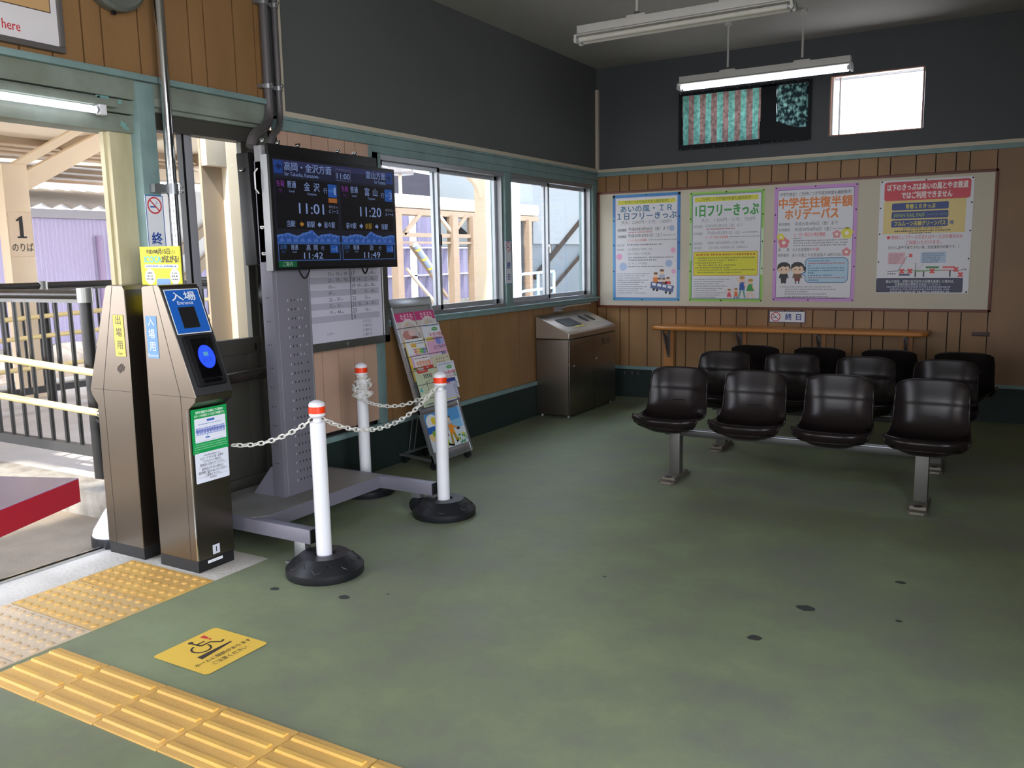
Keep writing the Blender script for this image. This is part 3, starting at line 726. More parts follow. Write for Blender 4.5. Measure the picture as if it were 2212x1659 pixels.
def caster(x, y):
    b = MB(); b.box((x-.03, y-.022, .085), (x+.03, y+.022, .112), alu)
    for d in (-1, 1): b.M = Matrix.Translation((x, y+.017*d, .043)) @ Matrix.Rotation(PI/2, 4, 'X'); b.lathe([(.02, -.012), (.043, -.01), (.043, .01), (.02, .012)], rubber, n=24)
    b.M = Matrix(); b.box((x-.012, y-.006, .03), (x+.012, y+.006, .09), alu)
    o = b.build('caster'); kid(o, ds)
caster(-2.84, 3.73); caster(-3.46, 3.73); caster(-3.46, 2.806)
b = MB(); b.box((-2.86, 2.792, .02), (-2.79, 2.83, .112), alu, .003); b.tube([(-2.825, 2.811, .0), (-2.825, 2.811, .03)], .03, standgrey, 16); b.box((-2.90, 2.77, 0), (-2.86, 2.79, .012), alu)
kid(b.build('levelling_foot'), ds)
# monitor
mo = MB(); mo.box((-3.255, 3.105, 1.36), (-3.198, 4.085, 1.925), blackp, .004); mo.box((-3.258, 3.104, 1.359), (-3.212, 3.110, 1.926), alu)
m_o = mo.build('monitor'); kid(m_o, ds)
b = MB(); b.box((-3.24, 3.14, 1.40), (-3.258, 3.98, 1.985), blackp, .003); kid(b.build('mounting_rail'), ds)
b = MB(); b.box((-3.315, 3.12, 1.40), (-3.262, 3.2, 1.975), M('cable_box_grey', (150, 150, 152), .45, metal=.3), .003); kid(b.build('cable_box'), ds)
b = MB(); b.M = Matrix.Translation((-3.335, 3.0, 1.39)) @ Matrix.Rotation(math.radians(-2), 4, 'Y')
b.box((-.088, .12, 0), (-.004, 1.0, .56), blackp, .004); kid(b.build('rear_monitor'), ds)
for q in [(-3.25, y, 1.992) for y in (3.12, 3.22, 3.36, 3.66, 3.80)]+[(-3.28, 3.115, 1.57), (-3.28, 3.115, 1.44), (-3.40, 3.11, 1.86)]:
    b = MB(); b.sphere(q, .011, chrome, (1, 1, .8), 10); b.box((q[0]-.014, q[1]-.003, q[2]), (q[0]+.014, q[1]+.003, q[2]+.012), chrome); kid(b.build('wing_bolt'), ds)
b = MB()
b.tube([(-3.235, 3.30+.09*i/10, 1.37-.055*math.sin(PI*i/10)) for i in range(11)], .004, blackp, 6); kid(b.build('cable'), ds); b = MB()
b.tube([(-3.235, 3.80+.06*i/10, 1.37-.04*math.sin(PI*i/10)) for i in range(11)], .005, blackp, 6); kid(b.build('cable'), ds); b = MB()
b.tube([(-3.27, 3.095, 1.86), (-3.27, 3.075, 1.84), (-3.27, 3.075, 1.76), (-3.27, 3.095, 1.74)], .004, whitep, 6)
kid(b.build('cable'), ds)
# screen content: design 160 x 90 -> y 3.125..4.068 , z 1.376..1.905
s = Sheet(.944, .530, 160, (8, 8, 11), .002, emit=.5)
SK = (150, 175, 232); HB = (40, 44, 76); FB = (26, 30, 44); B2 = (60, 110, 190); LN = (84, 130, 206)
K = s
K.rect(0, 0, 160, 90, FB, .5)
K.rect(0, 0, 160, 13.5, (34, 36, 66), 1); K.rect(0, 0, 160, 5, (52, 54, 98), 1.5)
K.rect(1, 1, 11, 11.5, (34, 76, 160), 2); K.poly([(3, 6), (7, 2.5), (7, 4.8), (10, 4.8), (10, 7.2), (7, 7.2), (7, 9.5)], (24, 40, 90), 3)
K.rect(149, 1, 159, 11.5, (34, 66, 140), 2); K.poly([(157, 6), (153, 2.5), (153, 4.8), (150, 4.8), (150, 7.2), (153, 7.2), (153, 9.5)], (24, 40, 90), 3)
K.text('高岡・金沢方面', 13, 5.2, 8, SK, 'L', .008, w=58); K.text('for Takaoka, Kanazawa', 13, 11.2, 4.6, SK, 'L', w=41)
K.frame(77, 2.5, 97, 13, .4, (110, 120, 150), 2); K.text('11:00', 87, 8.6, 7.4, SK, bold=.006, w=17.5); K.dash(81, 94, 3.9, 1, (80, 86, 120), 2)
K.text('富山方面', 148, 5.0, 7.6, SK, 'R', .008, w=29); K.text('for Toyama', 148, 10.8, 4.4, SK, 'R', w=17)
def panel(x0, dest, sub, num, tm_, nr, cars, one, fx):
    K.rect(x0, 15.5, x0+76, 49, (5, 5, 7), 1)
    K.text('先発', x0+6, 20, 5.6, (156, 66, 176), bold=.006, w=9); K.text('1st', x0+6, 25, 4, (120, 50, 140)); K.frame(x0+1, 16.5, x0+11, 27.5, .25, (50, 30, 70), 2)
    K.text('普通', x0+19, 20, 6.6, SK, bold=.01, w=10.5); K.text('Local', x0+19, 25.4, 3, SK)
    K.text(dest[0], x0+37.5, 21, 8, SK, bold=.012); K.text(dest[1], x0+49.5, 21, 8, SK, bold=.012); K.text(sub, x0+43.5, 26.8, 3, SK, w=11); K.text('行', x0+60.5, 23.2, 5.2, SK)
    K.rect(x0+64, 17, x0+75.5, 28.5, (36, 94, 186), 2); K.text('のりば', x0+68.2, 22.8, 3.4, (120, 170, 240), w=7); K.text(num, x0+73, 22.8, 10, SK, w=2.6 if num == '1' else 4.6)
    if one: K.rect(x0+64, 29.2, x0+75.5, 33.4, (176, 100, 40), 2); K.text('ワンマン', x0+69.8, 31.3, 3.4, (220, 170, 110), w=9)
    K.text(tm_, x0+42, 39.4, 13, SK, bold=.012, w=31); K.text('乗車位置 No', x0+70, 37, 2.9, (130, 135, 160), w=12); K.text(cars, x0+70, 41, 4.4, SK, w=12)
    y = 53.2
    for t, xx, c in fx:
        if t in '<>':
            d = -1 if t == '<' else 1; K.poly([(x0+xx+2.6*d, y), (x0+xx, y-2.6), (x0+xx, y-1.2), (x0+xx-2.2*d, y-1.2), (x0+xx-2.2*d, y+1.2), (x0+xx, y+1.2), (x0+xx, y+2.6)], c, 3)
        else: K.text(t, x0+xx, y, 6, c, bold=.01, w=10 if len(t) == 2 else 14)
K.rect(1.5, 15.5, 77.5, 57.5, (5, 5, 7), .8); K.rect(82, 15.5, 158, 57.5, (5, 5, 7), .8)
AM = (200, 140, 50)
panel(1.5, '金沢', 'Kanazawa', '1', '11:01', 0, 'C 1～2', 1, [('当駅', 16, SK), ('<', 29, AM), ('前駅', 40, SK), ('<', 51, SK), ('前々駅', 64, SK)])
panel(82, '富山', 'Toyama', '3', '11:20', 0, 'A 1～4', 0, [('前々駅', 13, SK), ('>', 27, SK), ('前駅', 38, (170, 140, 50)), ('>', 50, SK), ('当駅', 62, SK)])
rnd = random.Random(4)
for x0 in (.5, 81):
    K.rect(x0, 57.5, x0+78, 60, (28, 30, 44), 1)
    pts = []; 
    for i in range(40):
        t = i/39; h = 2.5+2.6*abs(math.sin(t*9+x0))*(.5+.5*math.sin(t*3.1))+rnd.uniform(0, .9)+(3.2 if .46 < t < .6 else 0)*(1-abs(t-.53)/.08)
        pts.append((x0+t*78, 66-max(h, 1.5)))
    K.poly(pts+[(x0+78, 70), (x0, 70)], (86, 128, 214), 2)
    K.poly([(x, y+2+1.6*math.sin(x*1.3)) for x, y in pts]+[(x0+78, 70), (x0, 70)], (44, 92, 178), 3)
    for k in range(9):
        cx = x0+5+k*8.2; K.poly([(cx-3, 68.5), (cx-1.5, 65.2), (cx, 66.4), (cx+1.3, 64.6), (cx+3.2, 68.5)], (84, 124, 210), 4)
    K.rect(x0, 69.5, x0+78, 85, (28, 34, 60), 1); K.rect(x0+1, 70, x0+77.5, 84.8, (5, 5, 7), 2); 
K.rect(0, 68.8, 160, 70, (52, 100, 180), 4.5)
def small(x0, dest, num, tm_):
    K.frame(x0, 69.8, x0+77, 84.6, .6, LN, 3)
    K.text('次発', x0+6, 72.9, 4.6, (70, 120, 190), bold=.006, w=8); K.text('2nd', x0+6, 76.6, 3, (50, 90, 150)); K.text('普通', x0+19, 73.2, 5, SK, bold=.01, w=8.4); K.text('Local', x0+19, 76.8, 2.2, SK)
    if len(dest) == 2: K.text(dest[0], x0+36, 73.4, 5.6, SK, bold=.01); K.text(dest[1], x0+45, 73.4, 5.6, SK, bold=.01)
    else: K.text(dest, x0+41, 73.4, 5.8, SK, bold=.01)
    K.text('行', x0+54, 74, 4, SK); K.rect(x0+64, 71, x0+74.5, 78, (36, 94, 186), 3.2); K.text('のりば', x0+68, 75, 2.6, (120, 170, 240), lv=4, w=5.5); K.text(num, x0+72.4, 74.6, 6.6, SK, lv=4)
    K.text(tm_, x0+42, 80.2, 8, SK, bold=.012, w=24)
small(1, '高岡', '1', '11:42'); small(81.5, '泊', '3', '11:49')
K.rect(0, 85.3, 160, 90, (7, 8, 10), 3); K.rect(.5, 84.9, 22, 90, (10, 100, 56), 4); K.text('ご案内', 11, 87.3, 4.2, (170, 200, 190), lv=5, bold=.01)
kid(s.build('screen', (-3.1965, 3.124, 1.376), (0, 1, 0), (0, 0, 1)), m_o)
kid(m_o.children[0], m_o) if False else None

# ------------------------------------------------------------------ barrier posts and chains
def post(x, y, label):
    r = empty('barrier_post', (x, y, 0)); tag(r, label, 'barrier post', 'white posts holding the chain')
    b = MB()
    b.lathe([(.172, 0), (.175, .006), (.175, .036), (.170, .042), (.118, .086), (.110, .092), (.05, .092), (.045, .082)], rubber, (x, y, 0), 48)
    for k in range(7):
        a0 = 2*PI*k/7
        pts = []
        for i in range(13):
            t = a0+(i-6)*.052; q = .5+.32*math.sin((i-6)/6*PI); rr = .170+(.118-.170)*q; zz = .042+(.086-.042)*q
            pts.append((x+(rr+.0005)*math.cos(t), y+(rr+.0005)*math.sin(t), zz))
        b.tube(pts, .0025, rubber, 6)
    kid(b.build('post_base', ang=30), r)
    b = MB(); b.lathe([(.0345, .08), (.0345, .692), (.030, .697), (.019, .697), (.0185, .712), (.030, .722), (.036, .727), (.036, .776), (.030, .786), (.014, .794), (.001, .796)], whitep, (x, y, 0), 32)
    kid(b.build('pole', ang=30), r)
    b = MB(); b.lathe([(.0368, .738), (.0368, .768)], orange, (x, y, 0), 32)
    kid(b.build('reflective_band', ang=30), r)
    return r
post(-2.65, 2.77, 'white barrier post nearest the camera, two chains hooked on it')
post(-2.68, 3.755, 'white barrier post with black base beside the leaflet rack')
post(-3.375, 3.92, 'white barrier post behind the display stand, chain bunched round its neck')

def link_mesh(mb, c, d, up, L=.044, W=.025, r=.0036, m=whitec):
    d = V(d).normalized(); u = V(up); u = (u-d*u.dot(d)).normalized()
    pts = []; a = (L-W)/2; R = W/2-r
    for i in range(6): t = -PI/2+PI*i/5; pts.append((a+R*math.cos(t), R*math.sin(t)))
    for i in range(6): t = PI/2+PI*i/5; pts.append((-a+R*math.cos(t), R*math.sin(t)))
    mb.tube([V(c)+d*x+u*y for x, y in pts], r, m, 6, closed=True)
def chain(pts_fn, n, label, extra=None, loc=None):
    b = MB(); P = [V(pts_fn(i/400)) for i in range(401)]
    cum = [0.]
    for p, q in zip(P, P[1:]): cum.append(cum[-1]+(q-p).length)
    pitch = .031; k = int(cum[-1]/pitch); j = 0
    for i in range(k+1):
        t = i*cum[-1]/k
        while j < 399 and cum[j+1] < t: j += 1
        c = P[j]; d = (P[min(j+1, 400)]-P[max(j-1, 0)]).normalized()
        side = d.cross(V((0, 0, 1))).normalized(); upv = side.cross(d)
        a = math.radians(20 if i % 2 else 110); link_mesh(b, c, d, side*math.cos(a)+upv*math.sin(a))
    if extra: extra(b)
    return tag(b.build('plastic_chain', loc=loc, ang=60), label, 'chain', 'white plastic chains')
def sagf(a, c, s): return lambda t: tuple(V(a).lerp(V(c), t)-V((0, 0, 4*s*t*(1-t))))
chain(sagf((-2.68, 2.765, .705), (-3.135, 2.72, .555), .035), 0, 'white chain from the nearest post to the steel ticket machine', loc=(-2.68, 2.765, .705))
chain(sagf((-2.645, 2.80, .705), (-2.69, 3.725, .715), .125), 0, 'white chain sagging between the nearest post and the post by the rack', loc=(-2.645, 2.80, .705))
def bunch(b):
    rnd = random.Random(9)
    for i in range(46):
        a = rnd.uniform(0, 2*PI); z = rnd.uniform(.60, .715); rr = .042+rnd.uniform(0, .016)
        if z > .70: rr = .028
        c = (-3.375+rr*math.cos(a), 3.92+rr*math.sin(a), z); link_mesh(b, c, (-math.sin(a)+rnd.uniform(-.5, .5), math.cos(a)+rnd.uniform(-.5, .5), rnd.uniform(-.9, .9)), (math.cos(a)*.4, math.sin(a)*.4, rnd.uniform(.3, 1)))
chain(sagf((-2.705, 3.775, .71), (-3.405, 3.885, .60), .085), 0, 'white chain from the rack-side post to the rear post, its end wound round the neck', extra=bunch, loc=(-2.705, 3.775, .71))

# ------------------------------------------------------------------ benches
def shell():
    prof = [(-.165, .345), (-.184, .368), (-.190, .394), (-.172, .408), (-.12, .394), (-.05, .374), (.02, .366), (.08, .374), (.122, .402), (.144, .45), (.155, .50), (.164, .548), (.159, .556), (.168, .60), (.178, .65), (.183, .682)]
    # resample
    def wid(k):
        t = k/(len(prof)-1)
        return [.172, .194, .206, .210, .210, .207, .203, .198, .193, .190, .188, .188, .187, .185, .179, .163][k]
    n = 20; vs = []; rows = len(prof)
    def nrm(k):
        a = V(prof[max(k-1, 0)]); c = V(prof[min(k+1, rows-1)]); d = (c-a).normalized(); return V((-d.y, d.x))  # pointing up/forward
    front = []
    for k, (y, z) in enumerate(prof):
        nn = nrm(k); row = []
        lift = [0, .0, .001, .005, .014, .026, .034, .040, .044, .044, .042, .040, .038, .034, .028, .018][k]
        for i in range(n+1):
            u = -1+2*i/n; e = abs(u)**3.2
            yy = y+nn.x*lift*e; zz = z+nn.y*lift*e
            if k == 15: zz -= .02*abs(u)**4
            if k < 4: yy += .06*abs(u)**3.5
            row.append(V((u*wid(k), yy, zz)))
        front.append(row)
    b = MB(); vs = [p for r_ in front for p in r_]; fs = []
    for k in range(rows-1):
        for i in range(n): a = k*(n+1)+i; fs.append((a, a+1, a+n+2, a+n+1))
    bm = bmesh.new(); bv = [bm.verts.new(p) for p in vs]
    for f in fs: bm.faces.new([bv[i] for i in f])
    me = bpy.data.meshes.new('tmp'); bmesh.ops.recalc_face_normals(bm, faces=bm.faces); bm.to_mesh(me); bm.free()
    o = bpy.data.objects.new('tmp', me); C.objects.link(o)
    md = o.modifiers.new('s', 'SUBSURF'); md.levels = 1; md.render_levels = 1
    md = o.modifiers.new('so', 'SOLIDIFY'); md.thickness = .008; md.offset = 0
    dg = bpy.context.evaluated_depsgraph_get(); m2 = bpy.data.meshes.new_from_object(o.evaluated_get(dg))
    bpy.data.objects.remove(o)
    b = MB(); b.add([v.co[:] for v in m2.vertices], [tuple(p.vertices) for p in m2.polygons], seatm); bpy.data.meshes.remove(m2)
    # rolled rim
    rim = [front[k][0] for k in range(rows)]+front[-1][1:-1]+[front[k][n] for k in range(rows-1, -1, -1)]+front[0][1:-1][::-1]
    b.tube(rim, .0065, seatm, 8, closed=True)
    # belly under the seat
    N1, N2 = 16, 12; vs = []; fs = []
    for j in range(N2+1):
        t = j/N2; y = -.165+t*.31
        w = .17+.02*math.sin(PI*min(1, t*1.6)) if t < .6 else .19-.01*(t-.6)
        zt = .352 if t < .1 else .352+.03*t
        for i in range(N1+1):
            u = -1+2*i/N1; dep = .062*(1-abs(u)**3)*(1-(2*t-1)**4)+.0
            vs.append((u*w*.98, y+.02*abs(u)**3*(1-t), zt+.035*abs(u)**4*min(1, t*3)-dep))
    for j in range(N2):
        for i in range(N1): a = j*(N1+1)+i; fs.append((a, a+N1+1, a+N1+2, a+1))
    b.add(vs, fs, seatm)
    b.box((-.04, .1385, .476), (.04, .150, .481), blackg)
    return b
def bench(label):
    r = empty('bench', (0, 0, 0)); tag(r, label, 'bench', 'beam benches of four dark moulded seats')
    sh = shell(); s0 = sh.build('seat', ang=50); s0.parent = r
    for i in range(4):
        s_ = s0 if i == 0 else s0.copy()
        if i: C.objects.link(s_); s_.parent = r
        s_.location = ((i-1.5)*.487, 0, 0)
    bmt = M('beam_metal', (62, 62, 60), .4, metal=.4); b = MB(); b.box((-.77, -.01, .276), (.80, .065, .312), bmt, .004); b.box((-.77, .0, .312), (.80, .012, .317), alulight); b.box((-.77, .04, .312), (.80, .052, .317), alulight)
    o = b.build('beam'); o.parent = r
    for sx in (-.70, .71):
        b = MB(); b.box((sx-.034, -.022, .03), (sx+.034, .045, .30), legm, .004)
        o = b.build('leg'); o.parent = r
        b = MB()
        b.prism([(sx-.05, -.16), (sx-.035, -.18), (sx+.035, -.18), (sx+.05, -.16), (sx+.042, .16), (sx+.03, .18), (sx-.03, .18), (sx-.042, .16)], 0, .014, castm, 'z')
        b.prism([(sx-.042, -.13), (sx+.042, -.13), (sx+.038, .13), (sx-.038, .13)], .014, .034, castm, 'z')
        for q in (-.135,): b.lathe([(.024, .034), (.024, .0365), (.016, .037)], M('bolt_cap_dark', (40, 34, 30), .6), (sx, q+.01, 0), 16)
        f = b.build('foot'); f.parent = o
        f.modifiers.new('b', 'BEVEL').width = .004
    for i in range(4):
        b = MB(); b.box(((i-1.5)*.487-.11, -.10, .316), ((i-1.5)*.487+.11, .12, .33), blackp); b.box(((i-1.5)*.487-.11, -.06, .308), ((i-1.5)*.487+.11, -.036, .32), blackp)
        o = b.build('seat_bracket'); o.parent = r
    return r
b1 = bench('front bench of four dark brown moulded seats, nearest the camera'); b1.location = (-1.115, 5.07, 0)
b2 = dup(b1, (-1.115, 6.05, 0)); relabel(b2, 'middle bench of four dark brown moulded seats, between the other two benches')
b3 = dup(b1, (-1.04, 6.90, 0), PI); relabel(b3, 'rear bench of four dark seats turned to face the wall shelf')

# ------------------------------------------------------------------ wall shelf
sh_ = empty('wall_shelf', (-1.8, BW, .70)); tag(sh_, 'long orange-brown wooden shelf counter on the back wall', 'shelf')
b = MB()
pl_ = [(-2.98, BW), (-3.0, BW-.22), (-2.96, BW-.265), (-2.9, BW-.275), (-.72, BW-.275), (-.66, BW-.265), (-.62, BW-.22), (-.62, BW)]
b.prism(pl_, .70, .738, orangewood, 'z'); o = b.build('shelf_board'); kid(o, sh_); md = o.modifiers.new('b', 'BEVEL'); md.width = .014; md.segments = 3
for x in (-2.9, -2.2, -1.5, -.8):
    b = MB(); b.box((x-.05, BW-.03, .312), (x+.05, BW, .70), M('shelf_batten', (176, 118, 62), .45, var=.1, vscale=4)); kid(b.build('batten'), sh_)
    b = MB(); b.box((x-.014, BW-.045, .42), (x+.014, BW-.03, .70), conduitg); b.box((x-.014, BW-.22, .684), (x+.014, BW-.03, .70), conduitg)
    b.prism([(BW-.045, .44), (BW-.045, .60), (BW-.18, .684), (BW-.2, .684), (BW-.055, .44)], x-.004, x+.004, conduitg, 'x'); kid(b.build('bracket'), sh_)

# ------------------------------------------------------------------ waste bin
tb = empty('waste_bin', (-3.5, 7.06, 0)); tag(tb, 'dark steel waste bin with sloped lid in the room corner', 'bin')
b = MB(); b.box((-3.655, 6.59, .02), (-3.325, 7.57, .685), steelh, .004)
kid(b.build('body'), tb)
b = MB(); pr = [(-3.655, .69), (-3.325, .69), (-3.32, .735), (-3.335, .757), (-3.655, .893)]
b.prism(pr, 6.585, 7.575, M('lid_steel', (190, 178, 165), .36, metal=.9, rvar=.08, vscale=6)); o = b.build('lid', ang=25); kid(o, tb)
md = o.modifiers.new('b', 'BEVEL'); md.width = .008; md.segments = 3; md.limit_method = 'ANGLE'
lu = V((0, 1, 0)); lv_ = V((-3.655+3.335, 0, .893-.757)).normalized()
def lid_sheet(name, y0, y1, t0, t1, fn, col_=None):
    s = Sheet(y1-y0, t1-t0, 100, col_, .001); fn(s); kid(s.build(name, V((-3.335, y0, .757))+lv_*t0+lv_.cross(lu)*-.0022, lu, lv_), tb)
lid_sheet('paper_slot', 6.73, 7.03, .085, .23, lambda s: s.rrect(0, 0, 100, 48, 6, (8, 8, 9), 1))
lid_sheet('can_hole', 7.19, 7.27, .12, .245, lambda s: s.ell(50, 78, 50, 78, (8, 8, 9), 1))
lid_sheet('can_hole', 7.33, 7.41, .12, .245, lambda s: s.ell(50, 78, 50, 78, (8, 8, 9), 1))
lid_sheet('lid_label', 6.86, 7.04, .055, .078, lambda s: s.dash(8, 92, 6, 5, (120, 110, 50), 2), (206, 190, 96))
lid_sheet('lid_label', 7.28, 7.42, .085, .10, lambda s: s.dash(8, 92, 6, 4, (120, 120, 120), 2), (210, 206, 200))
b = MB(); b.box((-3.3225, 7.078, .03), (-3.3215, 7.082, .68), blackg); b.box((-3.335, 6.586, .03), (-3.33, 6.589, .68), blackg); kid(b.build('door_gap'), tb)
b = MB(); b.box((-3.336, 6.583, .46), (-3.330, 6.588, .49), chrome); kid(b.build('hinge'), tb)
for y, z in ((6.67, .455), (7.14, .47)): b = MB(); b.sphere((-3.322, y, z), .0075, chrome, n=10); kid(b.build('lock'), tb)
s = Sheet(.2, .09, 100, None)
s.text('びん', 22, 22, 40, (40, 44, 76), bold=.01, w=40); s.text('かん', 76, 22, 40, (40, 44, 76), bold=.01, w=40)
kid(s.build('lettering', (-3.3215, 7.26, .57), (0, 1, 0), (0, 0, 1)), tb)
for x, y in ((-3.62, 6.63), (-3.36, 6.63), (-3.62, 7.53), (-3.36, 7.53)): b = MB(); b.lathe([(.018, 0), (.018, .022)], alu, (x, y, 0), 12); kid(b.build('foot'), tb)

# small metal holder above the bin, pale strip on the sill edge
b = MB(); b.box((LW, 6.98, .915), (LW+.012, 7.08, .95), alulight); b.box((LW, 6.96, .905), (LW+.05, 7.06, .915), alulight); b.bar((LW+.006, 7.04, .93), (LW+.05, 7.12, .945), .01, .02, alulight)
tag(b.build('wall_holder'), 'small metal holder screwed to the boards above the steel bin', 'holder')
b = MB(); b.box((LW, 7.16, .935), (LW+.018, 7.72, .95), striptrim, .002)
struct(b.build('trim_13'), 'short pale strip under the corner window sill')

# ------------------------------------------------------------------ no smoking signs
def nosmoke(s, cx, cy, r):
    s.ell(cx, cy, r, r, (236, 240, 244), 1.5, 32)
    s.rect(cx-r*.62, cy+r*.08, cx+r*.2, cy+r*.24, (40, 80, 170), 2); s.line([(cx+r*.1, cy-r*.15), (cx+r*.4, cy-r*.3), (cx+r*.3, cy-r*.5)], r*.07, (110, 140, 200), 2)
    s.ring(cx, cy, r*.88, r*.16, (206, 40, 52), 2, 32); s.line([(cx-r*.6, cy-r*.6), (cx+r*.6, cy+r*.6)], r*.14, (206, 40, 52), 3)
s = Sheet(.315, .102, 100, (232, 236, 240), .004); s.frame(0, 0, 100, 32.4, 1.6, (30, 60, 140), 1)
nosmoke(s, 18, 16.2, 14); s.text('終', 54, 16.5, 20, (24, 70, 160), bold=.02); s.text('日', 82, 16.5, 20, (24, 70, 160), bold=.02)
tag(s.build('no_smoking_sign', (-1.947, BW-.018, .777), (1, 0, 0), (0, 0, 1)), 'horizontal no smoking sign reading 終日 above the wall shelf', 'sign', 'no smoking signs')
def vsign(y, z0, w, h, xx, label):
    s = Sheet(w, h, 100, (232, 236, 240), .004); H = s.DH
    s.frame(0, 0, 100, H, 4, (30, 100, 190), 1); nosmoke(s, 50, 48, 42)
    s.text('終', 50, H*.57, 62, (24, 70, 160), bold=.02); s.text('日', 50, H*.84, 56, (24, 70, 160), bold=.02)
    tag(s.build('no_smoking_sign', (xx, y, z0), (0, 1, 0), (0, 0, 1)), label, 'sign', 'no smoking signs')
vsign(6.095, 1.188, .10, .352, LW+.0165, 'vertical no smoking sign on the teal post between the windows')
vsign(2.712, 1.37, .10, .362, LW+.0405, 'vertical no smoking sign on the teal doorpost, half hidden by the steel pipe')

# ------------------------------------------------------------------ timetable board
tt = empty('timetable_board', (LW, 4.07, .86)); tag(tt, 'framed train timetable hung behind the display stand', 'timetable')
b = MB(); X = -3.62; y0, y1, z0, z1 = 3.66, 4.50, .862, 1.83; w = .055
for a, c in (((LW, y0, z0), (X+.012, y1, z0+.05)), ((LW, y0, z1-w), (X+.012, y1, z1)), ((LW, y0, z0), (X+.012, y0+w, z1)), ((LW, y1-w, z0), (X+.012, y1, z1))): b.box(a, c, M('timetable_frame', (92, 92, 88), .45, metal=.4), .003)
b.box((X+.01, y1-w-.006, z0+.05), (X+.014, y1-w, z1-w), whitep); b.tube([(X+.012, 4.07, .89), (X+.018, 4.07, .89)], .012, alu, 12)
kid(b.build('board_frame'), tt)
s = Sheet(.72, .855, 100, (218, 216, 232), .004, rough=.35)
rows = [('16', '42', '', '42 56'), ('17', '33 51 59', '', '26 43'), ('18', '22 39 56', '14', '22 42'), ('19', '18', '09', '28 58'), ('20', '47', '', '18 40'), ('21', '25 59', '', '22'), ('22', '32 51', '05', '24 43'), ('23', '19 44', '', '43'), ('0', '', '', '')]
yy = 56
for k, (h_, l_, m2_, r_) in enumerate(rows):
    y = yy+k*5.4
    if k % 2 == 0: s.rect(2, y-2.7, 96, y+2.7, (188, 186, 204), 1)
    s.text(h_, 62, y, 5.4, (90, 90, 98), bold=.01)
    for t, xx in zip(l_.split(), (32, 42, 52)): s.text(t, xx, y, 4.2, (92, 92, 100), bold=.008); s.dash(xx+3, xx+6, y+.8, .8, (130, 130, 140))
    if m2_: s.text(m2_, 69, y, 4.2, (92, 92, 100), bold=.008); s.dash(71.5, 75, y+.8, .8, (130, 130, 140))
    for t, xx in zip(r_.split(), (78, 87)): s.text(t, xx, y, 4.2, (92, 92, 100), bold=.008); s.dash(xx+3, xx+6, y+.8, .8, (130, 130, 140))
for k in range(8):
    y = 12.5+k*5.4
    if k % 2 == 0: s.rect(2, y-2.7, 96, y+2.7, (188, 186, 204), 1)
s.rect(57.6, 6, 58.4, yy+8*5.4+2.7, (50, 50, 56), 2)
for t, y in (('〈のりば〉', 104), ('①･1番のりば', 108), ('②･2番のりば', 112), ('③･3番のりば', 116)): s.text(t, 78, y, 3.2, (80, 80, 88), w=12)
s.text('ンター', 30, 112, 3.2, (80, 80, 88))
kid(s.build('timetable_sheet', (X+.006, y0+w, z0+.05), (0, 1, 0), (0, 0, 1)), tt)

# ------------------------------------------------------------------ leaflet rack
P0 = V((-3.30, 4.52, .05)); RV = V((-.34, 0, 1.08)).normalized(); RU = V((0, 1, 0)); RN = RU.cross(RV)
if RN.x < 0: RN = -RN
rk = empty('leaflet_rack', (-3.4, 4.75, 0)); tag(rk, 'leaning silver leaflet rack on castors below the window', 'leaflet rack')
mt = Matrix((RU, RV, RU.cross(RV))).transposed().to_4x4(); mt.translation = P0
sg = 1 if RU.cross(RV).x > 0 else -1
W_, H_ = .47, 1.13
rackside = M('rack_silver', (196, 200, 206), .28, metal=.85)
b = MB(); b.M = mt
b.box((0, 0, -.012), (.022, H_, .012), rackside, .003); b.box((W_-.022, 0, -.012), (W_, H_, .012), rackside, .003); b.box((0, H_-.05, -.014), (W_, H_+.01, .016), rackside, .006); b.box((0, 0, -.012), (W_, .06, .010), rackside, .003); b.box((0, .338, -.012), (W_, .372, .010), rackside, .003)
kid(b.build('rack_frame'), rk)
b = MB(); b.M = mt; b.box((.02, .05, -.010), (W_-.02, H_-.03, -.004), M('rack_back', (140, 140, 138), .4, metal=.3, var=.08, vscale=8)); kid(b.build('back_panel'), rk)
b = MB(); b.M = mt
for v in (.40, .50, .60, .70, .80, .90):
    b.tube([(.0, v+.03, .012), (.02, v+.03, .034), (W_-.02, v+.03, .034), (W_, v+.03, .012)], .0018, blackp, 6)
for u in (.13, .24, .36): b.tube([(u, .40, .03), (u, .55, .034)], .0015, blackp, 6)
kid(b.build('wire_pocket'), rk)
b = MB()
bt = lambda u, v: P0+RU*u+RV*v
for u in (.19, .25): b.tube([(-3.635, 4.52+u-.02, .07), tuple(bt(u, .70)-V((.02, 0, 0)))], .0035, alu, 8)
b.bar((-3.31, 4.54, .062), (-3.64, 4.62, .062), .02, .016, alu); b.bar((-3.31, 4.97, .062), (-3.64, 4.88, .062), .02, .016, alu); b.bar((-3.64, 4.60, .062), (-3.64, 4.90, .062), .02, .016, alu)
kid(b.build('rear_strut'), rk)
for x, y in ((-3.32, 4.55), (-3.32, 4.96), (-3.625, 4.63), (-3.625, 4.87)):
    b = MB(); b.M = Matrix.Translation((x, y, .024)) @ Matrix.Rotation(PI/2, 4, 'X'); b.lathe([(.01, -.013), (.024, -.011), (.024, .011), (.01, .013)], rubber, n=20); b.M = Matrix(); b.box((x-.012, y-.018, .03), (x+.012, y+.018, .058), blackp)
    kid(b.build('castor'), rk)
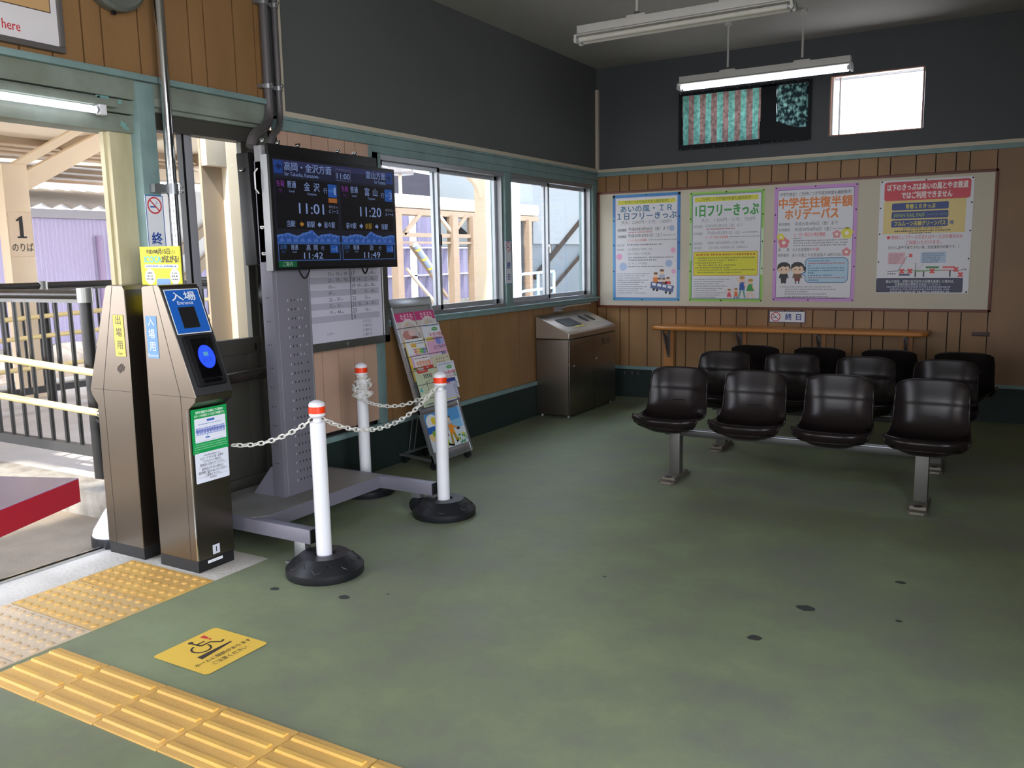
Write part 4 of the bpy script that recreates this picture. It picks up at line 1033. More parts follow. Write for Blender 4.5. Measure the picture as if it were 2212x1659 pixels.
# picture panel at the foot
s = Sheet(.43, .262, 100, (86, 160, 220), .002, rough=.25); H = s.DH
s.rect(0, H*.32, 100, H*.62, (140, 196, 232), .5); s.rect(0, H*.55, 100, H, (214, 226, 232), .7)
s.ell(20, H*.22, 15, H*.2, (236, 240, 240), 1); s.ell(24, H*.2, 5.5, H*.1, (232, 206, 60), 2)
s.rect(3, H*.34, 32, H*.52, (40, 104, 190), 1.5); s.ell(20, H*.6, 16, H*.14, (236, 206, 146), 1.2); s.rect(14, H*.46, 22, H*.6, (130, 180, 60), 2.5)
s.ell(44, H*.18, 5, 5, (236, 200, 170), 2); s.poly([(39, H*.25), (49, H*.25), (52, H*.55), (37, H*.55)], (36, 40, 60), 2); s.poly([(38, H*.53), (51, H*.53), (54, H*.7), (36, H*.7)], (128, 34, 60), 3); s.poly([(36, H*.7), (48, H*.7), (53, H*.95), (46, H*.96)], (190, 210, 60), 2.2); s.line([(47, H*.9), (56, H*.96)], 3.4, (26, 26, 30), 3)
s.ell(64, H*.3, 4.2, 5.4, (238, 206, 180), 3); s.ell(64, H*.24, 4.8, 4, (70, 50, 40), 2.5); s.poly([(59, H*.4), (69, H*.4), (72, H*.66), (58, H*.66)], (236, 150, 50), 2.5); s.line([(68, H*.45), (82, H*.56)], 3, (236, 150, 50), 3); s.line([(58, H*.46), (50, H*.38)], 3, (236, 150, 50), 3); s.ell(83, H*.57, 5, 2.4, (60, 60, 66), 3)
s.poly([(58, H*.66), (64, H*.66), (62, H*.95), (56, H*.92)], (176, 146, 60), 2.6); s.poly([(65, H*.66), (72, H*.66), (76, H*.86), (70, H*.9)], (176, 146, 60), 2.6); s.line([(55, H*.95), (62, H*.97)], 3, (26, 26, 30), 3); s.line([(70, H*.9), (78, H*.86)], 3, (26, 26, 30), 3)
rnd = random.Random(3)
for i in range(26): s.ell(76+rnd.uniform(0, 22), H*(.72+rnd.uniform(0, .25)), rnd.uniform(1.2, 3.4), rnd.uniform(1, 2.6), rnd.choice([(60, 140, 90), (90, 160, 80), (200, 210, 90), (80, 150, 150)]), 2+i*.05)
kid(s.build('picture_panel', P0+RU*.02+RV*.068-RN*0+RU.cross(RV)*.001, RU, RV), rk)

def leaflet(u0, u1, vt, vb, depth, base, fn, label, tilt=0., cat='leaflet', thick=.003):
    w = u1-u0; s = Sheet(w, vt-vb, 100, base, thick, rough=.4); fn(s, s.DH)
    n = RU.cross(RV); O = P0+RU*u0+RV*vb+n*depth
    Vv = (RV+n*tilt).normalized()
    o = s.build('leaflet', O, RU, Vv); tag(o, label, cat, 'leaflets in the rack'); return o
mg = (196, 40, 116)
def mag(s, H):
    s.rect(0, 0, 100, H*.26, mg, 1); s.text('わまろち', 58, H*.13, 24, (245, 225, 235), bold=.01, w=62); s.ring(60, H*.62, 44, 9, (220, 212, 206), 1.5, a0=180, a1=360); s.ring(60, H*.62, 30, 6, (200, 186, 180), 1.6, a0=180, a1=360)
    s.poly([(44, H*.36), (50, H*.3), (56, H*.4)], (224, 190, 90), 2); s.ell(42, H*.66, 28, H*.13, (196, 130, 126), 2); s.ell(62, H*.6, 16, H*.10, (224, 190, 190), 2.5); s.ell(72, H*.8, 22, H*.10, (120, 70, 60), 2.6); s.ell(34, H*.85, 26, H*.08, (60, 44, 44), 2.7)
leaflet(.015, .228, 1.04, .80, .012, (206, 196, 192), mag, 'magenta headed leaflet at the top of the rack, nearer the display stand')
leaflet(.237, .46, 1.04, .80, .012, (206, 196, 192), mag, 'magenta headed leaflet at the top of the rack, nearer the corner')
def oval(s, H):
    s.dash(8, 92, 7, 5, (150, 170, 200), 2); s.ell(66, 20, 17, 6, (70, 160, 80), 2); s.dash(56, 76, 20, 3, (210, 236, 210), 3)
    s.text('｢あい便｣の回数', 62, 38, 12, (214, 60, 90), bold=.02, w=70); s.text('キャンペーン', 56, 52, 12, (214, 60, 90), bold=.02, w=72); s.text('ご案内', 66, 65, 10, (90, 60, 90), bold=.02)
    s.rect(2, H*.8, 98, H*.82, (120, 150, 200), 2); s.ell(90, H*.5, 12, 8, (170, 210, 190), 1)
leaflet(.262, .47, .942, .72, .018, (226, 230, 238), oval, 'white leaflet with a green oval, tucked under the magenta ones', .03)
def crown(s, H):
    s.rect(4, 0, 96, H*.45, (232, 236, 238), 1); s.poly([(28, 26), (24, 12), (34, 18), (40, 8), (46, 18), (56, 12), (52, 28)], (222, 176, 60), 2)
    for t, x, c in (('王', 42, (216, 70, 70)), ('国', 58, (226, 190, 50)), ('検', 74, (90, 180, 90)), ('定', 89, (90, 110, 190))): s.text(t, x, 42, 22, c, bold=.04)
    s.dash(50, 92, 16, 3, (120, 120, 120), 2); s.poly([(4, H*.40), (30, H*.5), (4, H*.7)], (236, 196, 60), 2); s.poly([(96, H*.36), (82, H*.46), (96, H*.56)], (236, 196, 60), 2)
    s.dash(20, 84, H*.53, 8, (80, 50, 40), 3); s.rect(0, H*.6, 100, H, (226, 180, 66), 1)
leaflet(.030, .250, .851, .56, .020, (226, 196, 110), crown, 'leaflet with a small gold crown and rainbow lettering')
def area(s, H):
    s.rect(0, 0, 100, H*.6, (228, 176, 206), 1); s.rect(0, 0, 40, H*.12, (232, 214, 110), 2); s.ell(74, H*.16, 26, H*.12, (170, 180, 226), 2); s.text('エリアＭＡＰ', 64, H*.34, 15, (70, 70, 130), bold=.02, w=66); s.ell(64, H*.15, 13, 12, (130, 140, 220), 3)
    s.rect(0, H*.56, 62, H, (216, 222, 236), 1.5); s.rrect(62, H*.52, 88, H*.98, 8, (80, 140, 206), 2.5); s.ell(76, H*.62, 6, 8, (214, 120, 100), 3)
leaflet(.270, .482, .847, .62, .022, (214, 214, 230), area, 'pink and lilac area map leaflet')
def junior(s, H):
    s.rect(0, 0, 100, H, (222, 190, 220), .6); s.rect(10, 6, 96, H, (238, 230, 234), 1); s.dash(16, 90, 14, 4, (120, 100, 130), 2); s.text('中学生往復', 56, 32, 20, (222, 140, 80), bold=.03, w=76); s.text('ホリデー', 58, 54, 20, (222, 140, 80), bold=.03, w=60); s.rect(2, H*.2, 7, H, (200, 160, 210), 1.2)
leaflet(.046, .258, .741, .60, .028, (236, 226, 232), junior, 'pink edged leaflet with orange lettering in the rack')
def beige(s, H):
    s.rect(0, 0, 100, H, (214, 208, 182), 1)
    for i in range(4):
        s.ell(28+i*13, 13, 2, 3.4, (120, 86, 50), 2); s.ell(25+i*13, 24, 2, 4, (160, 110, 70), 2)
    s.dash(82, 92, 10, 3, (90, 90, 90), 2); s.dash(60, 92, 34, 2, (120, 120, 110), 2)
leaflet(.262, .476, .712, .56, .028, (214, 208, 182), beige, 'beige leaflet sprinkled with small brown marks')
def mapl(s, H):
    s.rect(0, 0, 100, H*.06, (90, 120, 60), 1); s.rrect(12, 2, 66, H*.16, 6, (206, 60, 50), 2); s.rrect(50, 0, 98, H*.09, 4, (206, 60, 50), 1.8)
    s.rrect(18, 6, 48, H*.06, 4, (240, 236, 226), 3); s.rrect(62, 4, 76, H*.06, 3, (240, 236, 226), 3); s.dash(24, 60, H*.10, 4, (240, 200, 190), 3)
    for i in range(5): s.line([(40+i*8.5, H*.20), (42+i*8.5, H*.31)], 4, (50, 56, 50), 3)
    s.line([(10, H*.52), (40, H*.42), (64, H*.36), (96, H*.38)], 1.2, (130, 130, 100), 2); s.line([(60, H*.34), (58, H*.9)], 1.2, (180, 130, 80), 2); s.rect(4, H*.54, 16, H*.62, (90, 190, 200), 2); s.rect(72, H*.2, 78, H*.23, (206, 60, 50), 3)
    s.dash(14, 50, H*.95, 6, (80, 90, 130), 3); s.dash(60, 96, H*.95, 6, (80, 90, 130), 3); s.dash(70, 92, H*.44, 4, (190, 90, 90), 3)
leaflet(.030, .258, .653, .378, .032, (204, 214, 182), mapl, 'pale green map leaflet with red speech bubbles')
leaflet(.285, .49, .655, .46, .034, (224, 228, 238), oval, 'white leaflet with a green oval, low in the rack behind the barrier post', .04)
def ttl(s, H):
    s.rect(0, 0, 100, H*.16, (50, 70, 160), 1); s.dash(30, 60, H*.20, 7, (200, 60, 90), 3)
    for i in range(7): s.rect(4, H*(.28+i*.08), 94, H*(.285+i*.08), (150, 156, 180), 2); s.dash(78, 92, H*(.31+i*.08), 3, (90, 96, 130), 3)
    s.rect(0, H*.86, 100, H*.9, (226, 206, 90), 2); s.dash(78, 94, H*.94, 6, (90, 96, 130), 3); s.frame(0, 0, 100, H, 3, (60, 70, 110), 1)
leaflet(.262, .450, .535, .375, .040, (206, 210, 232), ttl, 'blue headed timetable leaflet at the bottom of the rack', .02)

# ------------------------------------------------------------------ notice board and posters
nb = empty('notice_board', (-1.94, BW, .92)); tag(nb, 'long cream notice board with thin brown frame on the back wall', 'notice board')
b = MB(); x0, x1, z0, z1 = LW+.02, -.215, .915, 2.0; w = .022
for a, c in (((x0, BW-.035, z0-w), (x1+w, BW-.006, z0)), ((x0, BW-.035, z1), (x1+w, BW-.006, z1+w)), ((x0-.004, BW-.035, z0-w), (x0+w, BW-.006, z1+w)), ((x1, BW-.035, z0-w), (x1+w, BW-.006, z1+w))): b.box(a, c, brownframe, .003)
kid(b.build('board_frame'), nb)
b = MB(); b.box((x0, BW-.024, z0), (x1, BW-.006, z1), boardm); kid(b.build('board_panel'), nb)
PY = BW-.0262
pinm = M('pin_dark', (30, 34, 40), .4)
def poster(x0, x1, z0, z1, design, label, pins=True):
    s = Sheet(x1-x0, z1-z0, 100, (226, 226, 232), .0012, rough=.42); design(s, s.DH)
    o = s.build('poster', (x0, PY, z0), (1, 0, 0), (0, 0, 1)); tag(o, label, 'poster', 'posters pinned on the long notice board')
    if pins:
        P = [(0.02, .01), (.5, .008), (.985, .012), (.015, .24), (.985, .22), (.015, .47), (.985, .46), (.015, .72), (.985, .70), (.02, .985), (.45, .99), (.98, .988)]
        for u, v in P:
            b = MB(); b.sphere((x0+(x1-x0)*u, PY-.004, z1-(z1-z0)*v), .0065, pinm, (1, .8, 1), 8); kid(b.build('push_pin'), o)
    return o
DG = (84, 84, 92); GR = (146, 146, 156); RD = (208, 70, 84)
def rows_(s, ys, x0=7, x1=60, h=1.2, c=(140, 140, 150)):
    for k, y in enumerate(ys): s.dash(x0, x1-(k*7 % 19), y, h, c, 3, k)
def pstr(s, y, c1, head=True):
    pass
def P1(s, H):
    s.frame(0, 0, 100, H, 3.6, (90, 164, 214), 1); s.rect(0, 0, 3.6, 30, (60, 132, 200), 1.5); s.rect(96.4, 0, 100, H*.7, (60, 132, 200), 1.5); s.rect(0, 0, 100, 3.6, (66, 140, 204), 1.5); s.frame(3.6, 3.6, 96.4, H-3.6, .8, (130, 130, 190), 2)
    s.rect(8, 8, 93, 13.6, (226, 220, 70), 1); s.text('＼ご好評につき平成29年度も継続発売！／', 50, 10.8, 5, (110, 130, 60), bold=.01, w=80)
    s.text('あいの風・ＩＲ', 50, 20, 10, (60, 120, 160), bold=.02, w=76); s.text('１日フリーきっぷ', 51, 30, 10.5, (60, 110, 156), bold=.025, w=88)
    s.text('大人：2,000円・小児：1,000円', 50, 38.4, 5.6, (110, 130, 140), w=74)
    s.text('発売期間', 14, 49, 4.2, DG, w=13, bold=.01); s.text('平成30年3月30日（金）まで', 54, 48, 5.2, DG, bold=.008, w=60); s.dash(24, 60, 52.2, 1.6, (200, 120, 130), 2)
    s.text('利用期間', 14, 58, 4.2, DG, w=13, bold=.01); s.text('平成30年3月31日（土）', 48, 57, 5.2, DG, bold=.008, w=50); s.dash(76, 94, 57.4, 1.4, GR, 2)
    s.text('土・日・祝日と特定期間', 37, 63.4, 3.4, (220, 96, 100), w=28); s.dash(54, 95, 63.4, 1.3, GR, 2)
    s.text('設定区間', 12, 70, 3.2, GR, w=11); s.dash(22, 74, 69.5, 2.2, GR, 2); s.text('発売箇所', 12, 76.2, 3.2, GR, w=11); s.text('次の各駅窓口で発売します。', 42, 76, 3.6, GR, w=38)
    s.text('【あいの風とやま鉄道】', 40, 82, 3.6, GR, w=34); s.dash(24, 92, 87.5, 2, GR, 2); s.dash(24, 66, 91, 2, GR, 2); s.text('【ＩＲいしかわ鉄道】', 38, 95.6, 3.4, GR, w=28); s.dash(24, 76, 100, 2, GR, 2)
    rows_(s, [110, 113, 116, 119, 122, 125, 128, 131, 134, 137], 7, 56)
    for x, y, r, c in ((88, 48, 4, (170, 184, 216)), (90, 78, 3.6, (232, 170, 206)), (84, 96, 5, (164, 184, 220)), (10, 86, 4.4, (232, 170, 206)), (16, 100, 5.8, (176, 194, 226)), (91, 107, 3.2, (232, 170, 206))): s.ell(x, y, r, r, c, 1.6)
    # little train with people
    s.poly([(58, 121), (92, 127), (90, 136), (57, 130)], (92, 108, 150), 2); 
    for i in range(4): s.poly([(60+i*7.6, 122.5+i*1.3), (65.6+i*7.6, 123.5+i*1.3), (65+i*7.6, 127+i*1.3), (59.6+i*7.6, 126+i*1.3)], (226, 232, 240), 3)
    for x, y in ((62, 132), (67, 133), (80, 136), (86, 137)): s.ell(x, y, 1.8, 1.8, (40, 40, 44), 3)
    for x, y, c, r in ((65, 112, (226, 130, 60), 3.2), (74, 108, (170, 176, 196), 3.4), (83, 118, (204, 60, 60), 2.8), (70, 119, (50, 90, 170), 2.6), (77, 119, (150, 96, 80), 2.4)):
        s.poly([(x-4, y+r), (x+4, y+r), (x+4, y+12 if y < 115 else y+7), (x-4, y+11 if y < 115 else y+6)], c, 1.8); s.ell(x, y, r, r, (238, 206, 176), 2.2); s.ell(x, y-r*.7, r, r*.5, (120, 84, 60), 2.4)
def P2(s, H):
    s.frame(0, 0, 100, H, 3.6, (140, 196, 90), 1); s.frame(0, 0, 100, H, 1.6, (170, 214, 110), 1.5); s.frame(3.6, 3.6, 96.4, H-3.6, .8, (110, 120, 170), 2); s.rect(0, 40, 3.6, 90, (186, 216, 160), 1.7); s.rect(96.4, 50, 100, 110, (200, 224, 180), 1.7)
    s.rect(7, 7, 92, 13, (226, 220, 70), 1); s.text('＼ご好評につき平成29年度も継続発売！／', 50, 10, 5, (110, 130, 60), bold=.01, w=82)
    s.text('1日フリーきっぷ', 50.5, 25, 17, (70, 160, 80), bold=.035, w=84)
    s.text('大人：1,500円・小児：750円', 52, 37.5, 5.8, GR, w=72)
    for t, y, u in (('発売期間', 45, '平成30年3月30日（金）まで'), ('利用期間', 54.4, '平成30年3月31日（土）')): s.text(t, 12, y+.6, 4, GR, w=12); s.text(u, 47, y, 4.6, GR, w=50 if y < 50 else 44)
    s.dash(24, 62, 49.2, 1.6, (190, 110, 120), 2); s.dash(72, 92, 54.6, 1.4, GR, 2); s.text('土・日・祝日と特定期間', 38, 60, 3.6, (226, 60, 70), w=30); s.dash(55, 95, 60, 1.3, GR, 2)
    s.text('設定区間', 12, 68, 3.4, GR, w=11); s.text('石動駅～越中宮崎駅間の１日乗り放題', 50, 67.5, 3.6, GR, w=50); s.text('発売箇所', 12, 74, 3.4, GR, w=11); s.text('あいの風とやま鉄道有人駅（石動駅窓口）', 54, 73.8, 3.6, GR, w=52)
    s.rect(6, 79, 93, 111, (226, 222, 60), 1); s.frame(6, 79, 93, 111, .7, (200, 130, 50), 2); s.dash(10, 90, 83, 2.6, (206, 120, 40), 2)
    for i, (a, c) in enumerate(((9, 90), (13, 66), (9, 48), (13, 64), (9, 56), (9, 90), (12, 72))): s.dash(a, c, 87.5+i*3.2, 1.7, (146, 144, 62), 2)
    rows_(s, [116, 119, 122, 125, 128, 131, 134, 137, 140], 7, 56)
    for x, y, k, sh, pn in ((73, 116, 1.3, (50, 90, 170), (110, 170, 160)), (84, 119, 1.15, (60, 160, 70), None), (56, 131, .75, (220, 90, 120), None), (65, 130, .8, (226, 110, 60), (60, 90, 160))):
        s.ell(x, y, 2.7*k, 2.9*k, (238, 200, 170), 2.4); s.ell(x, y-1.6*k, 3*k, 1.6*k, (196, 150, 60) if k > 1 else (170, 110, 70), 2.6)
        s.poly([(x-2.6*k, y+3*k), (x+2.6*k, y+3*k), (x+(4.6 if not pn else 2.8)*k, y+11*k), (x-(4.6 if not pn else 2.8)*k, y+11*k)], sh, 2)
        lc = pn or (238, 200, 170); s.line([(x-1.4*k, y+11*k), (x-3.4*k, y+19*k if k > 1 else y+15*k)], 1.8*k, lc, 1.9); s.line([(x+1.4*k, y+11*k), (x+3*k, y+19*k if k > 1 else y+15*k)], 1.8*k, lc, 1.9)
        s.line([(x-2*k, y+4*k), (x-6*k, y-1*k)], 1.2*k, (238, 200, 170), 2.1); s.line([(x+2*k, y+4*k), (x+4*k, y+9*k)], 1.2*k, (238, 200, 170), 2.1)
def flower(s, x, y, r, c):
    for i in range(5): s.ell(x+r*.6*math.cos(i*2*PI/5-PI/2), y+r*.6*math.sin(i*2*PI/5-PI/2), r*.5, r*.5, c, 2+i*.1)
    s.ell(x, y, r*.34, r*.34, (250, 240, 230), 3)
def P3(s, H):
    s.frame(0, 0, 100, H, 4, (206, 150, 214), 1); s.frame(4, 4, 96, H-4, .7, (140, 100, 170), 2)
    s.text('中学生限定！ご好評につき平成29年度も継続発売！', 50, 10, 5, DG, bold=.012, w=86)
    s.text('中学生往復半額', 50, 21, 14, (226, 130, 60), bold=.035, w=88); s.text('ホリデーパス', 46, 35, 14.5, (226, 130, 60), bold=.035, w=64)
    for t, y, u, w in (('発売期間', 47, '平成30年4月6日（金）まで', 52), ('利用期間', 54, '平成30年4月6日（金）', 44)): s.text(t, 13, y, 4.2, DG, w=14); s.text(u, 26, y, 5.2, DG, 'L', w=w)
    s.dash(72, 92, 54, 1.4, GR, 2); s.text('土・日・祝日と特定期間', 25, 60.6, 5.4, (222, 80, 90), 'L', bold=.01, w=38)
    for i in range(4): s.dash(25, [36, 90, 90, 90][i], 65+i*3, 1.6, GR, 2)
    s.text('運　　賃', 13, 79, 4.2, DG, w=14); s.text('大人片道運賃の', 24, 79, 4.4, DG, 'L', w=24); s.text('半額', 48.5, 79, 4.4, RD, 'L', w=8); s.text('発売箇所', 13, 86, 4.2, DG, w=14); s.text('あいの風とやま鉄道有人16駅の窓口', 24, 86, 4.6, DG, 'L', w=60)
    flower(s, 9, 63, 4.6, (232, 222, 80)); flower(s, 13, 70, 6.6, (226, 130, 140)); flower(s, 77, 61, 4.8, (222, 150, 160)); flower(s, 89, 60, 6.6, (232, 222, 80)); flower(s, 89, 83, 5, (222, 140, 150))
    s.rrect(40, 89.5, 92, 121, 6, (64, 110, 170), 1); s.rrect(40.8, 90.3, 91.2, 120.2, 5.4, (176, 208, 226), 2); s.poly([(34, 110), (42, 106), (42, 113)], (64, 110, 170), 1); s.poly([(36, 110), (43, 107.4), (43, 112)], (176, 208, 226), 2.2)
    for i in range(9): s.dash(44, [70, 88, 47, 88, 88, 52, 74, 88, 58][i], 93.5+i*3, 1.6, (90, 130, 170) if i not in (1, 7) else (190, 110, 130), 3)
    for x, cl, pn in ((14, (36, 36, 44), (36, 36, 44)), (31, (120, 80, 60), (130, 40, 50))):
        s.ell(x, 102, 8.4, 7.6, (30, 30, 34), 2.1); s.ell(x, 103.6, 7.4, 6.2, (238, 204, 176), 2.2); s.poly([(x-7.6, 103), (x-7.8, 98), (x-4, 95), (x+4, 95), (x+7.8, 98), (x+7.6, 103), (x+5, 99.4), (x+2, 101), (x-1, 99.6), (x-4, 101)], (30, 30, 34), 2.5)
        s.ell(x-3, 104, .8, 1, (60, 50, 44), 3); s.ell(x+3, 104, .8, 1, (60, 50, 44), 3); s.poly([(x-4.4, 109), (x+4.4, 109), (x+4, 116), (x-4, 116)], cl, 2); s.line([(x-4, 110), (x-5.6, 115)], 1.6, cl, 2); s.line([(x+4, 110), (x+5.6, 115)], 1.6, cl, 2)
        s.poly([(x-3.4, 116), (x+3.4, 116), (x+3.2, 118.5 if pn[0] > 100 else 121), (x-3.2, 118.5 if pn[0] > 100 else 121)], pn, 2.1); s.line([(x-2, 118), (x-2, 122)], 1.4, (40, 36, 40), 2); s.line([(x+2, 118), (x+2, 122)], 1.4, (40, 36, 40), 2)
    s.poly([(38, 100), (41.5, 101), (41, 108), (38.6, 105)], (30, 30, 34), 2.3)
    for i, e in enumerate((74, 78, 44, 68, 70)): s.dash(16 if i else 10, e, 126+i*3, 1.4, GR, 2)
    s.dash(8, 90, 140, 1.8, GR, 2)
def P4(s, H):
    s.rrect(5, 2, 97, 24, 3, (208, 56, 72), 1); s.text('以下のきっぷはあいの風とやま鉄道', 51, 8.6, 8.4, (244, 226, 226), bold=.035, w=86); s.text('ではご利用できません', 51, 18.2, 8.4, (244, 226, 226), bold=.035, w=54)
    s.rect(5, 24, 93, 63, (226, 202, 130), .8)
    for y, t, w, c in ((27, '青春１８きっぷ', 32, (222, 210, 70)), (37, 'JAPAN RAIL PASS', 34, (150, 170, 100)), (47, 'フルムーン夫婦グリーンパス', 60, (222, 210, 70))):
        s.rrect(14, y, 75, y+8.4, 1.5, (30, 60, 130), 1.5); s.text(t, 45 if y != 37 else 33, y+4.2, 6.2, c, bold=.02, w=min(w, 55))
    s.text('ジャパンレールパス', 63, 41.2, 3, (150, 170, 110), w=21); s.text('等', 79, 51.5, 5, (60, 80, 140), bold=.02)
    s.text('金沢～倶利伽羅間・市振～直江津間は', 48, 57.6-.6, 3, (70, 64, 50), w=42); s.dash(18, 78, 60, 1.8, (80, 74, 50), 2); s.dash(34, 58, 62.6, 1.4, (80, 74, 50), 2)
    s.rect(10, 65.4, 13.4, 69, (220, 50, 50), 2); s.text('特例としてケース①またはケース②の場合のみ', 15, 67.4, 5.2, (206, 60, 76), 'L', bold=.01, w=76); s.text('ご利用いただけます。', 50, 73.8, 5.2, (206, 60, 76), bold=.01, w=38)
    s.text('（ただし途中下車できない為、別途運賃が必要です。）', 50, 79.4, 4.2, (50, 46, 50), bold=.012, w=76)
    s.rect(12, 85, 31, 99, (226, 180, 190), 1); s.rect(48, 85, 75, 98, (176, 196, 220), 1)
    for i in range(5): s.dash(14, 29-i*1.5, 88+i*2.4, 1.1, (140, 90, 100), 2)
    for i in range(5): s.dash(50, 73-i*1.5, 87.4+i*2.4, 1.1, (90, 110, 140), 2)
    s.line([(12, 108), (24, 107), (33, 90)], .8, (60, 60, 66), 2); s.line([(24, 107), (38, 107), (92, 107)], .9, (140, 150, 120), 2); s.line([(42, 108), (70, 106.6)], 1, (110, 160, 90), 2.5); s.line([(70, 106.6), (86, 106.6)], 1, (226, 120, 130), 2.5)
    for x in (43, 52, 80): s.line([(x, 107), (x, 114.5)], 1.6, (56, 56, 60), 2)
    s.line([(43, 98), (43, 107)], .8, (90, 90, 96), 2); s.rect(54, 102, 68, 104.4, (60, 130, 60), 2); s.rect(72, 102, 85, 104.4, (226, 100, 110), 2); s.rect(25, 110.6, 37, 113, (60, 80, 120), 2)
    s.line([(28, 99), (25, 106)], .4, GR, 1.4); s.line([(52, 98), (45, 106)], .4, GR, 1.4)
    for x, y in ((28, 107.6), (37, 107.4), (61, 107.6), (86, 106), (91, 112), (37, 89)):
        q = 2.4 if y > 90 else 1.6; s.line([(x-q, y-q), (x+q, y+q)], 1.8, (220, 60, 60), 3); s.line([(x-q, y+q), (x+q, y-q)], 1.8, (220, 60, 60), 3.2); s.line([(x, y-q), (x, y+q)], 1.2, (220, 60, 60), 3.4)
    s.dash(12, 22, 110.6, 1.6, (70, 70, 76), 2); s.dash(92, 98, 106, 2, (60, 60, 66), 2)
    s.rrect(0, H-18, 94, H-1, 1.5, (30, 36, 72), 1.2)
    y = H-15
    s.text('富山や高岡、泊等の金沢以外の区間を乗車した場合は、', 48, y+1, 3.8, (214, 216, 230), bold=.012, w=74); s.text('全乗車区間の運賃をお支払いください。', 46, y+4.6, 3.8, (214, 216, 230), bold=.012, w=50)
    for i in range(3): s.dash(12 if i == 0 else 16, 82-i, y+7.6+i*2.6, 1.7, (180, 184, 210), 2)
poster(-3.487, -2.795, .963, 1.985, P1, 'blue bordered ticket poster with a small train drawing, first on the notice board')
poster(-2.705, -2.012, .960, 1.970, P2, 'green bordered ticket poster with a yellow box')
poster(-1.925, -1.228, .970, 1.975, P3, 'pink bordered poster with two cartoon school pupils')
poster(-1.055, -.360, 1.045, 1.975, P4, 'white poster with red heading and dark blue foot, last on the notice board')
b = MB(); b.box((-.315, BW-.04, .700), (-.19, BW-.022, .732), M('latch_brown', (60, 30, 26), .5), .002)
tag(b.build('wooden_latch'), 'small dark brown block on the boards beyond the shelf end', 'latch')
b = MB()
b.box((-3.37, BW-.018, .235), (-3.21, BW-.012, .25), darkgreen)
for x in (-3.36, -3.28, -3.22): b.box((x-.006, BW-.03, .225), (x+.006, BW-.012, .26), conduitg)
tag(b.build('coat_hook_strip'), 'small grey fittings on the dark base behind the steel bin', 'fitting')

# ------------------------------------------------------------------ hanging fluorescent lights
def lamp(y, lit, label, z=2.75, x0=-2.487, x1=-1.157):
    r = empty('fluorescent_light', ((x0+x1)/2, y, z)); tag(r, label, 'ceiling light', 'hanging fluorescent lights')
    b = MB(); b.box((x0+.01, y-.03, z+.02), (x1-.01, y+.03, z+.075), lampw, .004); b.prism([(y-.055, z+.015), (y-.03, z+.028), (y+.03, z+.028), (y+.055, z+.015), (y+.055, z+.01), (y-.055, z+.01)], x0, x1, lampw, 'x'); kid(b.build('housing'), r)
    ys = (y-.035, y+.035)
    for yy in ys:
        b = MB(); b.tube([(x0+.03, yy, z-.012), (x1-.03, yy, z-.012)], .015, EM('tube_lit', (236, 240, 255), 4.5) if lit else tubeoff, 14); kid(b.build('tube'), r)
        for x in (x0+.008, x1-.008):
            b = MB(); b.box((x-.008, yy-.016, z-.03), (x+.008, yy+.016, z+.02), lampw, .003); b.tube([(x-.012 if x < -1.8 else x-.02, yy, z-.012), (x+.02 if x < -1.8 else x+.012, yy, z-.012)], .016, alulight, 12); kid(b.build('socket'), r)
    for x in (x0+.40, x1-.36):
        b = MB(); b.tube([(x, y, z+.085), (x, y, CZ)], .008, lampw, 10); b.tube([(x, y, CZ-.03), (x, y, CZ)], .03, lampw, 14); b.box((x-.06, y-.025, z+.072), (x+.06, y+.025, z+.088), lampw, .003); b.tube([(x, y, z+.088), (x, y, z+.105)], .016, conduitg, 10); kid(b.build('hanging_rod'), r)
    return r
lamp(5.08, False, 'unlit hanging twin-tube light above the front bench')
lamp(6.95, True, 'lit hanging twin-tube light in front of the high windows')
r = empty('doorway_light', (LW+.05, 2.0, 2.10)); tag(r, 'lit fluorescent tube under the doorway lintel', 'light')
b = MB(); b.tube([(LW+.045, 1.30, 2.095), (LW+.045, 2.50, 2.095)], .0155, EM('tube_lit', (236, 240, 255), 4.5), 14); kid(b.build('tube'), r)
b = MB(); b.box((LW+.005, 1.2, 2.118), (LW+.05, 2.60, 2.15), tealworn, .003); b.box((LW+.028, 2.50, 2.075), (LW+.062, 2.535, 2.12), whitep, .003); b.tube([(LW+.045, 2.49, 2.095), (LW+.045, 2.51, 2.095)], .016, alulight, 12); kid(b.build('fitting'), r)

# ------------------------------------------------------------------ pipes and conduits
b = MB(); px_, py_ = LW+.075, 2.845
b.tube([(px_, py_, 0), (px_, py_, CZ)], .024, chrome, 20)
pp = tag(b.build('steel_pipe', loc=(px_, py_, 0)), 'tall shiny steel pipe standing in front of the teal doorpost', 'pipe')
for z in (1.74, .6):
    b = MB(); b.tube([(px_, py_, z), (px_, py_, z+.05)], .029, alu, 16); b.box((LW-.02, py_-.10, z+.005), (px_, py_-.0, z+.045), alu); b.sphere((px_+.02, py_+.04, z+.012), .009, chrome, n=8); b.sphere((px_+.02, py_+.04, z+.038), .009, chrome, n=8)
    kid(b.build('pipe_clamp'), pp)
def bez(p, n=28):
    out = []
    for i in range(n+1):
        t = i/n; k = len(p)-1; q = V((0, 0, 0))
        for j, a in enumerate(p): q += V(a)*math.comb(k, j)*t**j*(1-t)**(k-j)
        out.append(tuple(q))
    return out
